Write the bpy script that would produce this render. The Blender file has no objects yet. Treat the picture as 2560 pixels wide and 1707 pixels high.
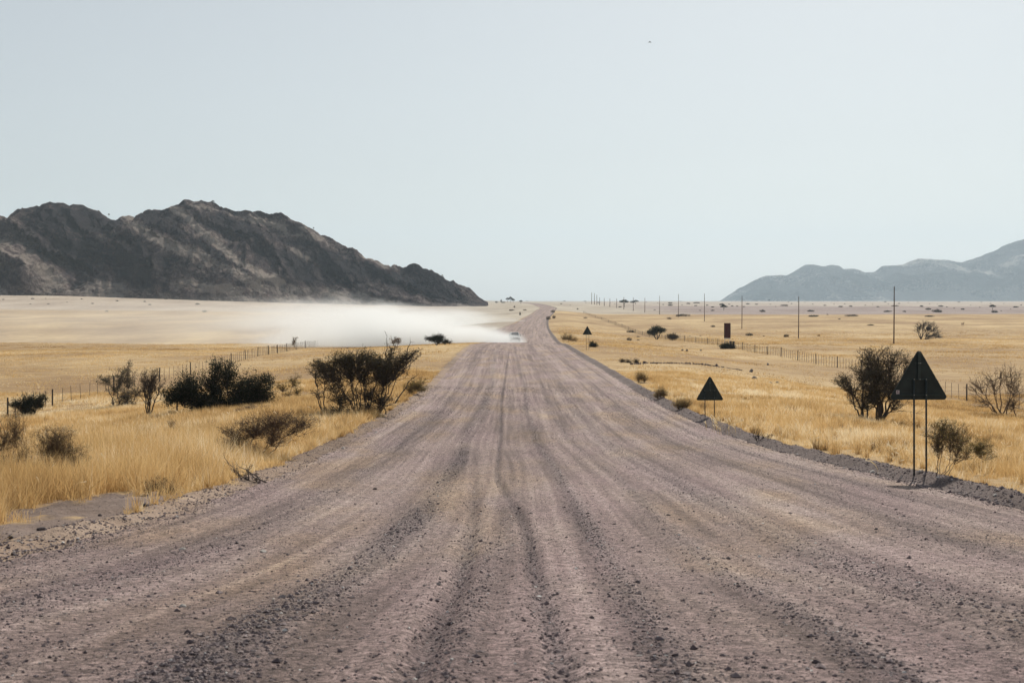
import bpy, math, random
import numpy as np
from mathutils import Vector

# ------------------------------------------------------------------ camera, world, sun, exposure
SC = bpy.context.scene
COL = SC.collection
F = 3555.6            # focal length in pixels of the 2560 px wide picture (50 mm on 36 mm)
HORIZON = 750.0
PITCH = math.atan((853.5 - HORIZON) / F)

cam_d = bpy.data.cameras.new('camera')
cam = bpy.data.objects.new('camera', cam_d)
COL.objects.link(cam)
cam_d.lens = 50.0
cam_d.sensor_width = 36.0
cam_d.clip_start = 0.3
cam_d.clip_end = 60000.0
cam_d.dof.use_dof = True
cam_d.dof.focus_distance = 110.0
cam_d.dof.aperture_fstop = 6.3
cam.location = (0, 0, 0)
cam.rotation_euler = (math.radians(90) - PITCH, 0, 0)
SC.camera = cam

SUN_EL, SUN_AZ = 39.0, 18.0      # azimuth: to the right of straight ahead (+Y)
w = bpy.data.worlds.new('World')
SC.world = w
w.use_nodes = True
wn, wl = w.node_tree.nodes, w.node_tree.links
wn.clear()
sky = wn.new('ShaderNodeTexSky')
sky.sky_type = 'NISHITA'
sky.sun_disc = False
sky.sun_elevation = math.radians(SUN_EL)
sky.sun_rotation = math.radians(SUN_AZ)
sky.altitude = 900
sky.air_density = 1.0
sky.dust_density = 2.6
sky.ozone_density = 1.5
hs = wn.new('ShaderNodeHueSaturation')
hs.inputs['Saturation'].default_value = 0.44
tint_n = wn.new('ShaderNodeMix'); tint_n.data_type = 'RGBA'; tint_n.blend_type = 'MULTIPLY'; tint_n.inputs['Factor'].default_value = 1.0
tint_n.inputs[7].default_value = (0.972, 1.0, 0.992, 1)
gam = wn.new('ShaderNodeGamma'); gam.inputs['Gamma'].default_value = 0.72
bg = wn.new('ShaderNodeBackground')
bg.inputs['Strength'].default_value = 0.134
wo = wn.new('ShaderNodeOutputWorld')
wl.new(sky.outputs[0], hs.inputs['Color'])
wl.new(hs.outputs[0], gam.inputs['Color'])
wl.new(gam.outputs[0], tint_n.inputs[6])
wl.new(tint_n.outputs[2], bg.inputs['Color'])
wl.new(bg.outputs[0], wo.inputs['Surface'])

sun_d = bpy.data.lights.new('sun', 'SUN')
sun_d.energy = 4.2
sun_d.angle = math.radians(0.5)
sun_d.color = (1.0, 0.93, 0.82)
sun = bpy.data.objects.new('sun', sun_d)
COL.objects.link(sun)
el, az = math.radians(SUN_EL), math.radians(SUN_AZ)
SUN_DIR = Vector((math.sin(az) * math.cos(el), math.cos(az) * math.cos(el), math.sin(el)))
sun.rotation_euler = SUN_DIR.to_track_quat('Z', 'Y').to_euler()

SC.view_settings.view_transform = 'Standard'
SC.view_settings.look = 'None'
SC.view_settings.exposure = 0.13
SC.view_settings.gamma = 1.0
SC.render.engine = 'CYCLES'
SC.cycles.volume_bounces = 14
SC.cycles.max_bounces = 16
SC.cycles.diffuse_bounces = 4
SC.cycles.glossy_bounces = 3
SC.cycles.transmission_bounces = 4
SC.cycles.use_denoising = True
SC.cycles.volume_step_rate = 1.0
SC.cycles.volume_max_steps = 256
SC.cycles.use_light_tree = False

rng = np.random.default_rng(7)

# ------------------------------------------------------------------ numeric helpers
def _hash(ix, iy, seed):
    h = (ix.astype(np.int64) * 374761393 + iy.astype(np.int64) * 668265263 + seed * 1442695041) & 0xffffffff
    h = ((h ^ (h >> 13)) * 1274126177) & 0xffffffff
    h = ((h ^ (h >> 16)) * 2246822519) & 0xffffffff
    return ((h ^ (h >> 15)) & 0xffffff) / float(0xffffff)

def vnoise(x, y, seed=0):
    x = np.asarray(x, float); y = np.asarray(y, float)
    ix = np.floor(x); iy = np.floor(y)
    fx = x - ix; fy = y - iy
    fx = fx * fx * (3 - 2 * fx); fy = fy * fy * (3 - 2 * fy)
    a = _hash(ix, iy, seed); b = _hash(ix + 1, iy, seed)
    c = _hash(ix, iy + 1, seed); d = _hash(ix + 1, iy + 1, seed)
    return (a * (1 - fx) + b * fx) * (1 - fy) + (c * (1 - fx) + d * fx) * fy - 0.5

def fbm(x, y, oct=4, seed=0, gain=0.5):
    s = 0; a = 1.0
    for i in range(oct):
        s = s + a * vnoise(x * 2 ** i + 17.3 * i, y * 2 ** i - 9.1 * i, seed + i)
        a *= gain
    return s

def sstep(a, b, x):
    t = np.clip((np.asarray(x, float) - a) / (b - a), 0, 1)
    return t * t * (3 - 2 * t)

def pchip(xs, ys):
    xs = np.array(xs, float); ys = np.array(ys, float)
    h = np.diff(xs); d = np.diff(ys) / h
    m = np.zeros(len(xs))
    for i in range(1, len(xs) - 1):
        if d[i - 1] * d[i] > 0:
            w1 = 2 * h[i] + h[i - 1]; w2 = h[i] + 2 * h[i - 1]
            m[i] = (w1 + w2) / (w1 / d[i - 1] + w2 / d[i])
    m[0] = d[0]; m[-1] = d[-1]
    def f(x):
        x = np.clip(np.asarray(x, float), xs[0], xs[-1])
        i = np.clip(np.searchsorted(xs, x) - 1, 0, len(xs) - 2)
        t = (x - xs[i]) / h[i]
        return ((2 * t**3 - 3 * t**2 + 1) * ys[i] + (t**3 - 2 * t**2 + t) * h[i] * m[i]
                + (-2 * t**3 + 3 * t**2) * ys[i + 1] + (t**3 - t**2) * h[i] * m[i + 1])
    return f

# centre line, road level and plain level along Y (metres, camera at 0)
CL = pchip([-40, 0, 29, 48, 90, 180, 216, 270, 355, 450, 600, 850, 1000, 1300, 2000, 3000, 14000],
           [1.6, 1.6, 1.9, 1.6, 1.7, 1.2, 1.3, 2.2, 3.6, 5.4, 9.6, 20.0, 25.0, 25.0, 12.0, -40.0, -800])
ROAD = pchip([-40, 0, 6.7, 15, 29, 48, 70, 95, 140, 180, 210, 225, 250, 300, 355, 400, 450, 520, 600, 720, 850, 1000, 1300, 2000, 4000, 14000],
             [-0.4, -1.3, -1.8, -2.72, -3.72, -4.72, -5.40, -5.80, -6.05, -6.30, -6.60, -7.02, -7.65, -8.4, -8.75, -8.95, -9.0, -8.75, -8.2, -7.5, -6.2, -5.4, -4.4, -3.6, -4.5, -9])
PLAIN = pchip([-40, 0, 30, 60, 94, 140, 190, 225, 257, 300, 337, 390, 455, 515, 600, 707, 819, 997, 1200, 1400, 1700, 2500, 5000, 14000],
              [-4, -5, -6.4, -7.3, -7.8, -7.85, -8.0, -8.45, -8.9, -9.3, -9.8, -10.6, -11.0, -10.5, -9.6, -8.9, -8.3, -7.6, -6.2, -4.9, -4.0, -4.0, -5, -10])
def HWR(y): return 6.15 - 1.0 * sstep(300, 620, y)     # right edge of the driven surface
def HWL(y): return 7.0 - 1.7 * sstep(300, 620, y) + 3.2 * sstep(275, 330, y) * (1 - sstep(430, 560, y))      # left edge

def ground_z(x, y, detail=True):
    x = np.asarray(x, float); y = np.asarray(y, float)
    s = x - CL(y)
    t = sstep(7.5, 34, np.abs(s) + 1.5 * fbm(x / 20, y / 30, 2, 5))
    z = ROAD(y) * (1 - t) + PLAIN(y) * t
    z = z + 11.0 * sstep(0, 430, -x) * sstep(620, 1150, y)
    z = z - 3.2 * sstep(305, 345, y) * (1 - sstep(430, 640, y)) * sstep(42, 62, -x)
    if detail:
        amp = sstep(9, 30, np.abs(s))
        z = z + amp * (0.5 * fbm(x / 25, y / 40, 3, 11)) * (1 - 0.5 * sstep(300, 900, y))
        # graded berm of loose material on the right, low sandy rim on the left
        nb = 0.6 + 0.9 * (vnoise(x * 0.9, y * 0.55, 31) + 0.5)
        hr = HWR(y)
        z = z + 0.14 * nb * np.exp(-((s - hr - 0.55) / 0.30) ** 2)
        hl = HWL(y)
        z = z + 0.09 * nb * np.exp(-((s + hl + 0.35) / 0.28) ** 2)
        z = z + (0.05 * fbm(x * 1.3, y * 1.1, 3, 41) + 0.055 * vnoise(x * 4.5, y * 2.5, 44) + 0.03 * vnoise(x * 7, y * 5, 45)) * sstep(6.0, 7.2, np.abs(s)) * (1 - 0.7 * sstep(80, 200, y))
    return z

def rays(px, py):
    u = (px - 1280.0) / F; v = -(py - 853.5) / F
    return u, math.cos(PITCH) + math.sin(PITCH) * v, -math.sin(PITCH) + math.cos(PITCH) * v

def hit(px, py, ymin=5.0, ymax=9000.0):
    u, a, b = rays(px, py)
    Y = np.geomspace(ymin, ymax, 6000)
    X = u / a * Y; Z = b / a * Y
    g = ground_z(X, Y)
    k = np.nonzero(g >= Z)[0]
    i = k[0] if len(k) else len(Y) - 1
    return float(X[i]), float(Y[i]), float(g[i])

def at(px, py, Y):
    u, a, b = rays(px, py)
    return u / a * Y, Y, b / a * Y

# ------------------------------------------------------------------ object helpers
def tag(o, label=None, cat=None, group=None, kind=None):
    if label: o['label'] = label
    if cat: o['category'] = cat
    if group: o['group'] = group
    if kind: o['kind'] = kind
    return o

def mesh_np(name, verts, faces, mat, parent=None, smooth=False, loc=None):
    """faces: (n,3) or (n,4) int array, or list of such arrays"""
    me = bpy.data.meshes.new(name)
    verts = np.asarray(verts, np.float32)
    fl = faces if isinstance(faces, list) else [faces]
    fl = [np.asarray(f, np.int32) for f in fl if len(f)]
    nl = sum(f.size for f in fl); nf = sum(len(f) for f in fl)
    me.vertices.add(len(verts)); me.vertices.foreach_set('co', verts.ravel())
    me.loops.add(nl); me.polygons.add(nf)
    me.loops.foreach_set('vertex_index', np.concatenate([f.ravel() for f in fl]))
    tot = np.concatenate([np.full(len(f), f.shape[1], np.int32) for f in fl])
    me.polygons.foreach_set('loop_start', np.concatenate([[0], np.cumsum(tot)[:-1]]).astype(np.int32))
    me.polygons.foreach_set('loop_total', tot)
    me.polygons.foreach_set('use_smooth', np.full(nf, smooth))
    me.update(calc_edges=True)
    me.validate()
    me.materials.append(mat)
    o = bpy.data.objects.new(name, me)
    COL.objects.link(o)
    if loc is not None: o.location = loc
    if parent is not None: o.parent = parent
    return o

def fattr(o, name, arr, typ='FLOAT'):
    a = o.data.attributes.new(name, typ, 'POINT')
    if typ == 'FLOAT': a.data.foreach_set('value', np.asarray(arr, np.float32).ravel())
    else:
        a.data.foreach_set('color', np.asarray(arr, np.float32).ravel())

def empty(name, loc, rz=0.0):
    o = bpy.data.objects.new(name, None)
    o.empty_display_size = 0.3
    COL.objects.link(o)
    o.location = loc; o.rotation_euler = (0, 0, rz)
    return o

def grid_faces(nr, nc):
    i = np.arange(nr - 1)[:, None] * nc + np.arange(nc - 1)[None, :]
    i = i.ravel()
    return np.stack([i, i + 1, i + nc + 1, i + nc], 1)

# shape collector for hand-built hard objects
class MB:
    def __init__(s): s.v = []; s.f3 = []; s.f4 = []; s.n = 0
    def add(s, v, f):
        v = np.asarray(v, float)
        for q in f:
            (s.f4 if len(q) == 4 else s.f3).append([i + s.n for i in q])
        s.v.append(v); s.n += len(v); return s
    def box(s, c, d, rz=0, taper=1.0, bev=0.0):
        cx, cy, cz = c; hx, hy, hz = d[0] / 2, d[1] / 2, d[2] / 2
        if bev > 0:
            pts = []
            for k, zz in ((0, -hz), (1, -hz + bev), (2, hz - bev), (3, hz)):
                ins = bev if k in (0, 3) else 0
                tp = taper if k >= 2 else 1.0
                X = (hx - ins) * tp; Yy = (hy - ins) * tp
                b = bev * (0.0 if k in (0, 3) else 1.0)
                ring = [(-X + b, -Yy), (X - b, -Yy), (X, -Yy + b), (X, Yy - b), (X - b, Yy), (-X + b, Yy), (-X, Yy - b), (-X, -Yy + b)]
                if k in (0, 3):
                    e = bev * 0.6
                    ring = [(-X + e, -Yy), (X - e, -Yy), (X, -Yy + e), (X, Yy - e), (X - e, Yy), (-X + e, Yy), (-X, Yy - e), (-X, -Yy + e)]
                pts += [(p[0], p[1], zz) for p in ring]
            f = []
            for k in range(3):
                for i in range(8):
                    j = (i + 1) % 8
                    f.append((k * 8 + i, k * 8 + j, k * 8 + 8 + j, k * 8 + 8 + i))
            pts.append((0, 0, -hz)); pts.append((0, 0, hz))
            for i in range(8):
                j = (i + 1) % 8
                f.append((32, j, i)); f.append((33, 24 + i, 24 + j))
        else:
            pts = [(sx * hx * (taper if sz > 0 else 1), sy * hy * (taper if sz > 0 else 1), sz * hz) for sz in (-1, 1) for sy in (-1, 1) for sx in (-1, 1)]
            f = [(0, 2, 3, 1), (4, 5, 7, 6), (0, 1, 5, 4), (2, 6, 7, 3), (0, 4, 6, 2), (1, 3, 7, 5)]
        c_, s_ = math.cos(rz), math.sin(rz)
        v = [(cx + p[0] * c_ - p[1] * s_, cy + p[0] * s_ + p[1] * c_, cz + p[2]) for p in pts]
        return s.add(v, f)
    def tube(s, pts, rad, n=8, cap=True):
        pts = [Vector(p) for p in pts]
        if not hasattr(rad, '__len__'): rad = [rad] * len(pts)
        vs = []; fs = []
        for i, p in enumerate(pts):
            d = (pts[min(i + 1, len(pts) - 1)] - pts[max(i - 1, 0)]).normalized()
            a = d.orthogonal().normalized() if abs(d.z) < 0.9 else Vector((1, 0, 0)) - d * d.x
            a.normalize(); b = d.cross(a)
            for k in range(n):
                t = 2 * math.pi * k / n
                vs.append(tuple(p + (a * math.cos(t) + b * math.sin(t)) * rad[i]))
        for i in range(len(pts) - 1):
            for k in range(n):
                j = (k + 1) % n
                fs.append((i * n + k, i * n + j, i * n + n + j, i * n + n + k))
        if cap:
            for i, fl in ((0, True), (len(pts) - 1, False)):
                c = len(vs); vs.append(tuple(pts[i]))
                for k in range(n):
                    j = (k + 1) % n
                    fs.append((c, i * n + j, i * n + k) if fl else (c, i * n + k, i * n + j))
        return s.add(vs, fs)
    def prism(s, poly, y0, y1):
        """poly in (x,z), extruded along y"""
        n = len(poly)
        v = [(p[0], y0, p[1]) for p in poly] + [(p[0], y1, p[1]) for p in poly]
        cx = sum(p[0] for p in poly) / n; cz = sum(p[1] for p in poly) / n
        v += [(cx, y0, cz), (cx, y1, cz)]
        f = [(i, (i + 1) % n, n + (i + 1) % n, n + i) for i in range(n)]
        f += [(2 * n, (i + 1) % n, i) for i in range(n)] + [(2 * n + 1, n + i, n + (i + 1) % n) for i in range(n)]
        return s.add(v, f)
    def build(s, name, mat, parent=None, smooth=False):
        fl = []
        if s.f3: fl.append(np.array(s.f3))
        if s.f4: fl.append(np.array(s.f4))
        return mesh_np(name, np.concatenate(s.v), fl, mat, parent, smooth)

# ------------------------------------------------------------------ materials
def new_mat(name):
    m = bpy.data.materials.new(name); m.use_nodes = True
    n, l = m.node_tree.nodes, m.node_tree.links
    n.clear()
    out = n.new('ShaderNodeOutputMaterial')
    return m, n, l, out

def ramp(n, cols):
    r = n.new('ShaderNodeValToRGB')
    e = r.color_ramp.elements
    while len(e) > 1: e.remove(e[-1])
    e[0].position = cols[0][0]; e[0].color = (*cols[0][1], 1)
    for p, c in cols[1:]:
        q = e.new(p); q.color = (*c, 1)
    return r

def simple(name, col, rough=0.8, var=0.25, scale=6.0, bump=0.0, metal=0.0, spec=0.3, stretch=(1, 1, 1)):
    m, n, l, out = new_mat(name)
    b = n.new('ShaderNodeBsdfPrincipled')
    tc = n.new('ShaderNodeTexCoord'); mp = n.new('ShaderNodeMapping')
    mp.inputs['Scale'].default_value = stretch
    nz = n.new('ShaderNodeTexNoise'); nz.inputs['Scale'].default_value = scale; nz.inputs['Detail'].default_value = 5
    r = ramp(n, [(0.25, tuple(c * (1 - var) for c in col)), (0.75, tuple(min(1, c * (1 + var)) for c in col))])
    l.new(tc.outputs['Object'], mp.inputs[0]); l.new(mp.outputs[0], nz.inputs['Vector'])
    l.new(nz.outputs['Fac'], r.inputs[0]); l.new(r.outputs[0], b.inputs['Base Color'])
    b.inputs['Roughness'].default_value = rough; b.inputs['Metallic'].default_value = metal
    b.inputs['Specular IOR Level'].default_value = spec
    if bump:
        bp = n.new('ShaderNodeBump'); bp.inputs['Strength'].default_value = bump; bp.inputs['Distance'].default_value = 0.02
        l.new(nz.outputs['Fac'], bp.inputs['Height']); l.new(bp.outputs[0], b.inputs['Normal'])
    l.new(b.outputs[0], out.inputs['Surface'])
    return m

def leafmat(name, c1, c2, trans=0.35, attr=None):
    m, n, l, out = new_mat(name)
    d = n.new('ShaderNodeBsdfDiffuse'); t = n.new('ShaderNodeBsdfTranslucent')
    mx = n.new('ShaderNodeMixShader'); mx.inputs[0].default_value = trans
    r = ramp(n, [(0.0, c1), (1.0, c2)])
    a = n.new('ShaderNodeAttribute'); a.attribute_name = attr or 'tint'
    l.new(a.outputs['Fac'], r.inputs[0])
    l.new(r.outputs[0], d.inputs[0]); l.new(r.outputs[0], t.inputs[0])
    l.new(d.outputs[0], mx.inputs[1]); l.new(t.outputs[0], mx.inputs[2]); l.new(mx.outputs[0], out.inputs['Surface'])
    return m

M = {}
M['wood_dark'] = simple('dark_bark', (0.075, 0.06, 0.05), 0.9, 0.4, 8)
M['wood_grey'] = simple('grey_bark', (0.16, 0.13, 0.11), 0.9, 0.35, 8)
M['wood_brown'] = simple('brown_twigs', (0.15, 0.105, 0.075), 0.9, 0.35, 8)
M['pole_wood'] = simple('pole_wood', (0.12, 0.08, 0.06), 0.85, 0.35, 3, stretch=(8, 8, 1))
M['post_wood'] = simple('post_wood', (0.07, 0.06, 0.055), 0.9, 0.4, 5, stretch=(6, 6, 1))
M['wire'] = simple('fence_wire', (0.22, 0.2, 0.19), 0.5, 0.2, 5, metal=0.6)
M['dropper'] = simple('dropper_steel', (0.13, 0.10, 0.08), 0.7, 0.3, 5)
M['sign_back'] = simple('sign_back_paint', (0.020, 0.030, 0.030), 0.5, 0.45, 4)
M['sign_rail'] = simple('sign_rail_paint', (0.03, 0.045, 0.045), 0.5, 0.25, 5)
M['sign_post'] = simple('sign_post_steel', (0.035, 0.045, 0.045), 0.5, 0.4, 6, bump=0.2)
M['steel'] = simple('galvanised_bolt', (0.4, 0.42, 0.42), 0.35, 0.1, 5, metal=0.8)
M['sticker'] = simple('pale_sticker', (0.6, 0.52, 0.52), 0.6, 0.1, 60)
M['sticker_ink'] = simple('sticker_ink', (0.25, 0.19, 0.2), 0.6, 0.1, 60)
M['rust_red'] = simple('dark_red_board', (0.06, 0.012, 0.014), 0.6, 0.3, 1.5)
M['white_paint'] = simple('white_paint', (0.62, 0.62, 0.6), 0.5, 0.08, 3)
M['car_paint'] = simple('white_car_paint', (0.75, 0.75, 0.74), 0.25, 0.04, 2, spec=0.6)
M['glass'] = simple('dark_car_glass', (0.02, 0.025, 0.03), 0.08, 0.1, 2, spec=0.8)
M['rubber'] = simple('tyre_rubber', (0.03, 0.03, 0.03), 0.85, 0.2, 6)
M['rim'] = simple('wheel_rim', (0.4, 0.4, 0.4), 0.35, 0.1, 5, metal=0.8)
M['grille'] = simple('black_grille', (0.03, 0.03, 0.03), 0.5, 0.2, 9)
M['lens'] = simple('headlight_lens', (0.55, 0.57, 0.6), 0.15, 0.1, 9, spec=0.8)
M['bird'] = simple('dark_feathers', (0.03, 0.03, 0.035), 0.8, 0.3, 20)
M['nest'] = simple('nest_straw', (0.05, 0.038, 0.03), 0.95, 0.5, 12, bump=0.5)
M['leaf_dark'] = leafmat('dark_leaves', (0.03, 0.036, 0.028), (0.075, 0.08, 0.045), 0.3)
M['leaf_black'] = leafmat('near_black_leaves', (0.020, 0.026, 0.022), (0.048, 0.056, 0.034), 0.25)
M['leaf_green'] = leafmat('green_leaves', (0.085, 0.08, 0.03), (0.2, 0.17, 0.06), 0.45)
M['leaf_olive'] = leafmat('olive_leaves', (0.14, 0.11, 0.045), (0.29, 0.22, 0.085), 0.4)
M['leaf_brown'] = leafmat('dry_brown_leaves', (0.06, 0.045, 0.032), (0.14, 0.10, 0.06), 0.25)
M['leaf_tan'] = leafmat('tan_leaves', (0.26, 0.19, 0.09), (0.46, 0.33, 0.16), 0.55)
M['leaf_brush'] = leafmat('thorn_leaves', (0.045, 0.042, 0.028), (0.12, 0.105, 0.06), 0.35)
M['leaf_brush2'] = leafmat('dry_bush_leaves', (0.07, 0.055, 0.03), (0.19, 0.14, 0.07), 0.35)
M['leaf_far'] = leafmat('far_leaves', (0.028, 0.034, 0.033), (0.06, 0.062, 0.052), 0.15)

def stone_mat(name, cols):
    m, n, l, out = new_mat(name)
    b = n.new('ShaderNodeBsdfPrincipled'); b.inputs['Roughness'].default_value = 0.85
    b.inputs['Specular IOR Level'].default_value = 0.25
    a = n.new('ShaderNodeAttribute'); a.attribute_name = 'tint'
    r = ramp(n, cols); l.new(a.outputs['Fac'], r.inputs[0]); l.new(r.outputs[0], b.inputs['Base Color'])
    l.new(b.outputs[0], out.inputs['Surface'])
    return m
M['gravel'] = stone_mat('gravel_stone', [(0.0, (0.07, 0.055, 0.06)), (0.35, (0.16, 0.125, 0.13)), (0.7, (0.27, 0.22, 0.215)), (0.93, (0.36, 0.32, 0.3)), (1.0, (0.7, 0.68, 0.65))])
M['stone_dark'] = simple('dark_stone', (0.10, 0.08, 0.08), 0.85, 0.35, 25, bump=0.4)
M['stone_pale'] = simple('pale_stone', (0.5, 0.46, 0.42), 0.8, 0.2, 25, bump=0.3)
M['rock'] = simple('field_rock', (0.2, 0.18, 0.175), 0.85, 0.4, 7, bump=0.5)

# ground ---------------------------------------------------------------
def ground_mat():
    m, n, l, out = new_mat('dry_grassland_soil')
    b = n.new('ShaderNodeBsdfPrincipled'); b.inputs['Roughness'].default_value = 0.95
    b.inputs['Specular IOR Level'].default_value = 0.1
    ca = n.new('ShaderNodeAttribute'); ca.attribute_name = 'base'
    g = n.new('ShaderNodeNewGeometry')
    n1 = n.new('ShaderNodeTexNoise'); n1.inputs['Scale'].default_value = 9.0; n1.inputs['Detail'].default_value = 6; n1.inputs['Roughness'].default_value = 0.7
    n2 = n.new('ShaderNodeTexNoise'); n2.inputs['Scale'].default_value = 0.35; n2.inputs['Detail'].default_value = 7; n2.inputs['Roughness'].default_value = 0.62
    n3 = n.new('ShaderNodeTexNoise'); n3.inputs['Scale'].default_value = 0.03; n3.inputs['Detail'].default_value = 6
    mp = n.new('ShaderNodeMapping'); mp.inputs['Scale'].default_value = (1, 0.35, 1)
    l.new(g.outputs['Position'], n1.inputs['Vector']); l.new(g.outputs['Position'], n2.inputs['Vector'])
    l.new(g.outputs['Position'], mp.inputs[0]); l.new(mp.outputs[0], n3.inputs['Vector'])
    r1 = ramp(n, [(0.3, (0.72,) * 3), (0.7, (1.22,) * 3)])
    r2 = ramp(n, [(0.32, (0.80, 0.76, 0.72)), (0.68, (1.14, 1.15, 1.16))])
    r3 = ramp(n, [(0.35, (0.84, 0.80, 0.78)), (0.65, (1.12, 1.13, 1.12))])
    l.new(n1.outputs['Fac'], r1.inputs[0]); l.new(n2.outputs['Fac'], r2.inputs[0]); l.new(n3.outputs['Fac'], r3.inputs[0])
    cur = ca.outputs['Color']
    for r in (r1, r2, r3):
        mx = n.new('ShaderNodeMix'); mx.data_type = 'RGBA'; mx.blend_type = 'MULTIPLY'; mx.inputs['Factor'].default_value = 1
        l.new(cur, mx.inputs[6]); l.new(r.outputs[0], mx.inputs[7]); cur = mx.outputs[2]
    l.new(cur, b.inputs['Base Color'])
    bp = n.new('ShaderNodeBump'); bp.inputs['Strength'].default_value = 0.7; bp.inputs['Distance'].default_value = 0.05
    l.new(n1.outputs['Fac'], bp.inputs['Height'])
    bp2 = n.new('ShaderNodeBump'); bp2.inputs['Strength'].default_value = 0.55; bp2.inputs['Distance'].default_value = 0.5
    l.new(n2.outputs['Fac'], bp2.inputs['Height']); l.new(bp.outputs[0], bp2.inputs['Normal'])
    l.new(bp2.outputs[0], b.inputs['Normal'])
    l.new(b.outputs[0], out.inputs['Surface'])
    return m
M['ground'] = ground_mat()

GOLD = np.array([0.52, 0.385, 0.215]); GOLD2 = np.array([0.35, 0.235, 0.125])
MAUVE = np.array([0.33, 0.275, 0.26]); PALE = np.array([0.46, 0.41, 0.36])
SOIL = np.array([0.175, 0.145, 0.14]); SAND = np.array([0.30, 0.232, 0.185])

def bare_mask(x, y):
    """1 where no grass grows next to the road"""
    s = x - CL(y)
    nz = 0.5 * vnoise(x * 1.1, y * 0.8, 61) + 0.5 * vnoise(x * 3.1, y * 2.3, 62)
    right = 1 - sstep(-0.12, 0.12, s - (HWR(y) + 0.85 + 0.7 * nz))
    left = 1 - sstep(-0.12, 0.12, -s - (HWL(y) + 0.5 + 1.0 * nz))
    b = np.where(s > 0, right, left)
    nz = nz + 0.8 * vnoise(x * 6, y * 4, 63)
    d = ((x + 6.7) / 1.15) ** 2 + ((y - 23.3) / 2.8) ** 2 + 1.6 * nz
    b = np.maximum(b, 1 - sstep(0.8, 1.1, d))
    d2 = ((x + 6.2) / 1.0) ** 2 + ((y - 18.0) / 3.0) ** 2 + 1.6 * nz
    return np.maximum(b, 1 - sstep(0.8, 1.1, d2))

def build_ground():
    xp = [0.0]
    while xp[-1] < 12: xp.append(xp[-1] + 0.14)
    while xp[-1] < 16000: xp.append(xp[-1] + max(0.16, (xp[-1] - 12) * 0.045 + 0.16))
    xp = np.array(xp); xs = np.concatenate([-xp[:0:-1], xp])
    ys = list(np.arange(-60, 4, 4.0)) + list(np.arange(4, 60, 0.28))
    while ys[-1] < 16000: ys.append(ys[-1] * 1.0085 + 0.05)
    ys = np.array(ys)
    Yg, Ug = np.meshgrid(ys, xs, indexing='ij')
    Xg = Ug + CL(Yg) * np.exp(-np.abs(Ug) / 300)
    Z = ground_z(Xg, Yg)
    s = Xg - CL(Yg)
    under = sstep(0, 0.5, s + HWL(Yg) - 0.25) * sstep(0, 0.5, HWR(Yg) - 0.25 - s)
    Z = Z - 0.35 * under
    o = mesh_np('ground', np.stack([Xg, Yg, Z], -1).reshape(-1, 3), grid_faces(len(ys), len(xs)), M['ground'], smooth=True)
    b = bare_mask(Xg, Yg)[..., None]
    v = (fbm(Xg / 14, Yg / 22, 3, 71) + 0.5)[..., None]
    gold = GOLD2 + (GOLD - GOLD2) * np.clip(v * 1.2, 0, 1.4)
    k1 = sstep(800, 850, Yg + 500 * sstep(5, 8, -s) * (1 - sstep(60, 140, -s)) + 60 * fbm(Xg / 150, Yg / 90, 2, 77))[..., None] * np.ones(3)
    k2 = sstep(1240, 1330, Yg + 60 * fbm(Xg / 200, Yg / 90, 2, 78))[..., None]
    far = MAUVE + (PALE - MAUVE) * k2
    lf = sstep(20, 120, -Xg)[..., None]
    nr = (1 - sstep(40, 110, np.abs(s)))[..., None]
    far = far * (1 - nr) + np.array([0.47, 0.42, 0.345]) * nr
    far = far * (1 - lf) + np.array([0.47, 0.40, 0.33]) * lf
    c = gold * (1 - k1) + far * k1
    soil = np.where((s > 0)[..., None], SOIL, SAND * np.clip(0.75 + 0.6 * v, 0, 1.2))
    soil = np.where(((s < -(HWL(Yg) + 0.65)))[..., None], np.array([0.215, 0.170, 0.150]) * (0.7 + 0.6 * v), soil)
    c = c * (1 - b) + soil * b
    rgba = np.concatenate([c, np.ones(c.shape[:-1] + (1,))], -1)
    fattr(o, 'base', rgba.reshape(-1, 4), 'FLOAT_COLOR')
    tag(o, kind='structure')
build_ground()

# road -----------------------------------------------------------------
RUT_A = pchip([4, 9.3, 16, 21, 26, 31, 50, 85, 130, 200], [0.27, 0.22, 0.19, 0.10, -0.14, -0.32, -0.42, -0.58, -0.5, -0.3])
RUT_B = pchip([4, 9.3, 16, 22, 30, 200], [-0.52, -0.45, -0.50, -0.62, -0.75, -0.8])
WIND = [(-3.15, 0.26, 1.0), (-0.85, 0.16, 0.8), (-1.9, 0.14, 0.35), (1.45, 0.42, 0.5), (3.6, 0.36, 0.4), (5.0, 0.2, 0.4), (-5.2, 0.4, 0.5), (0.30, 0.14, 0.6)]

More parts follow.
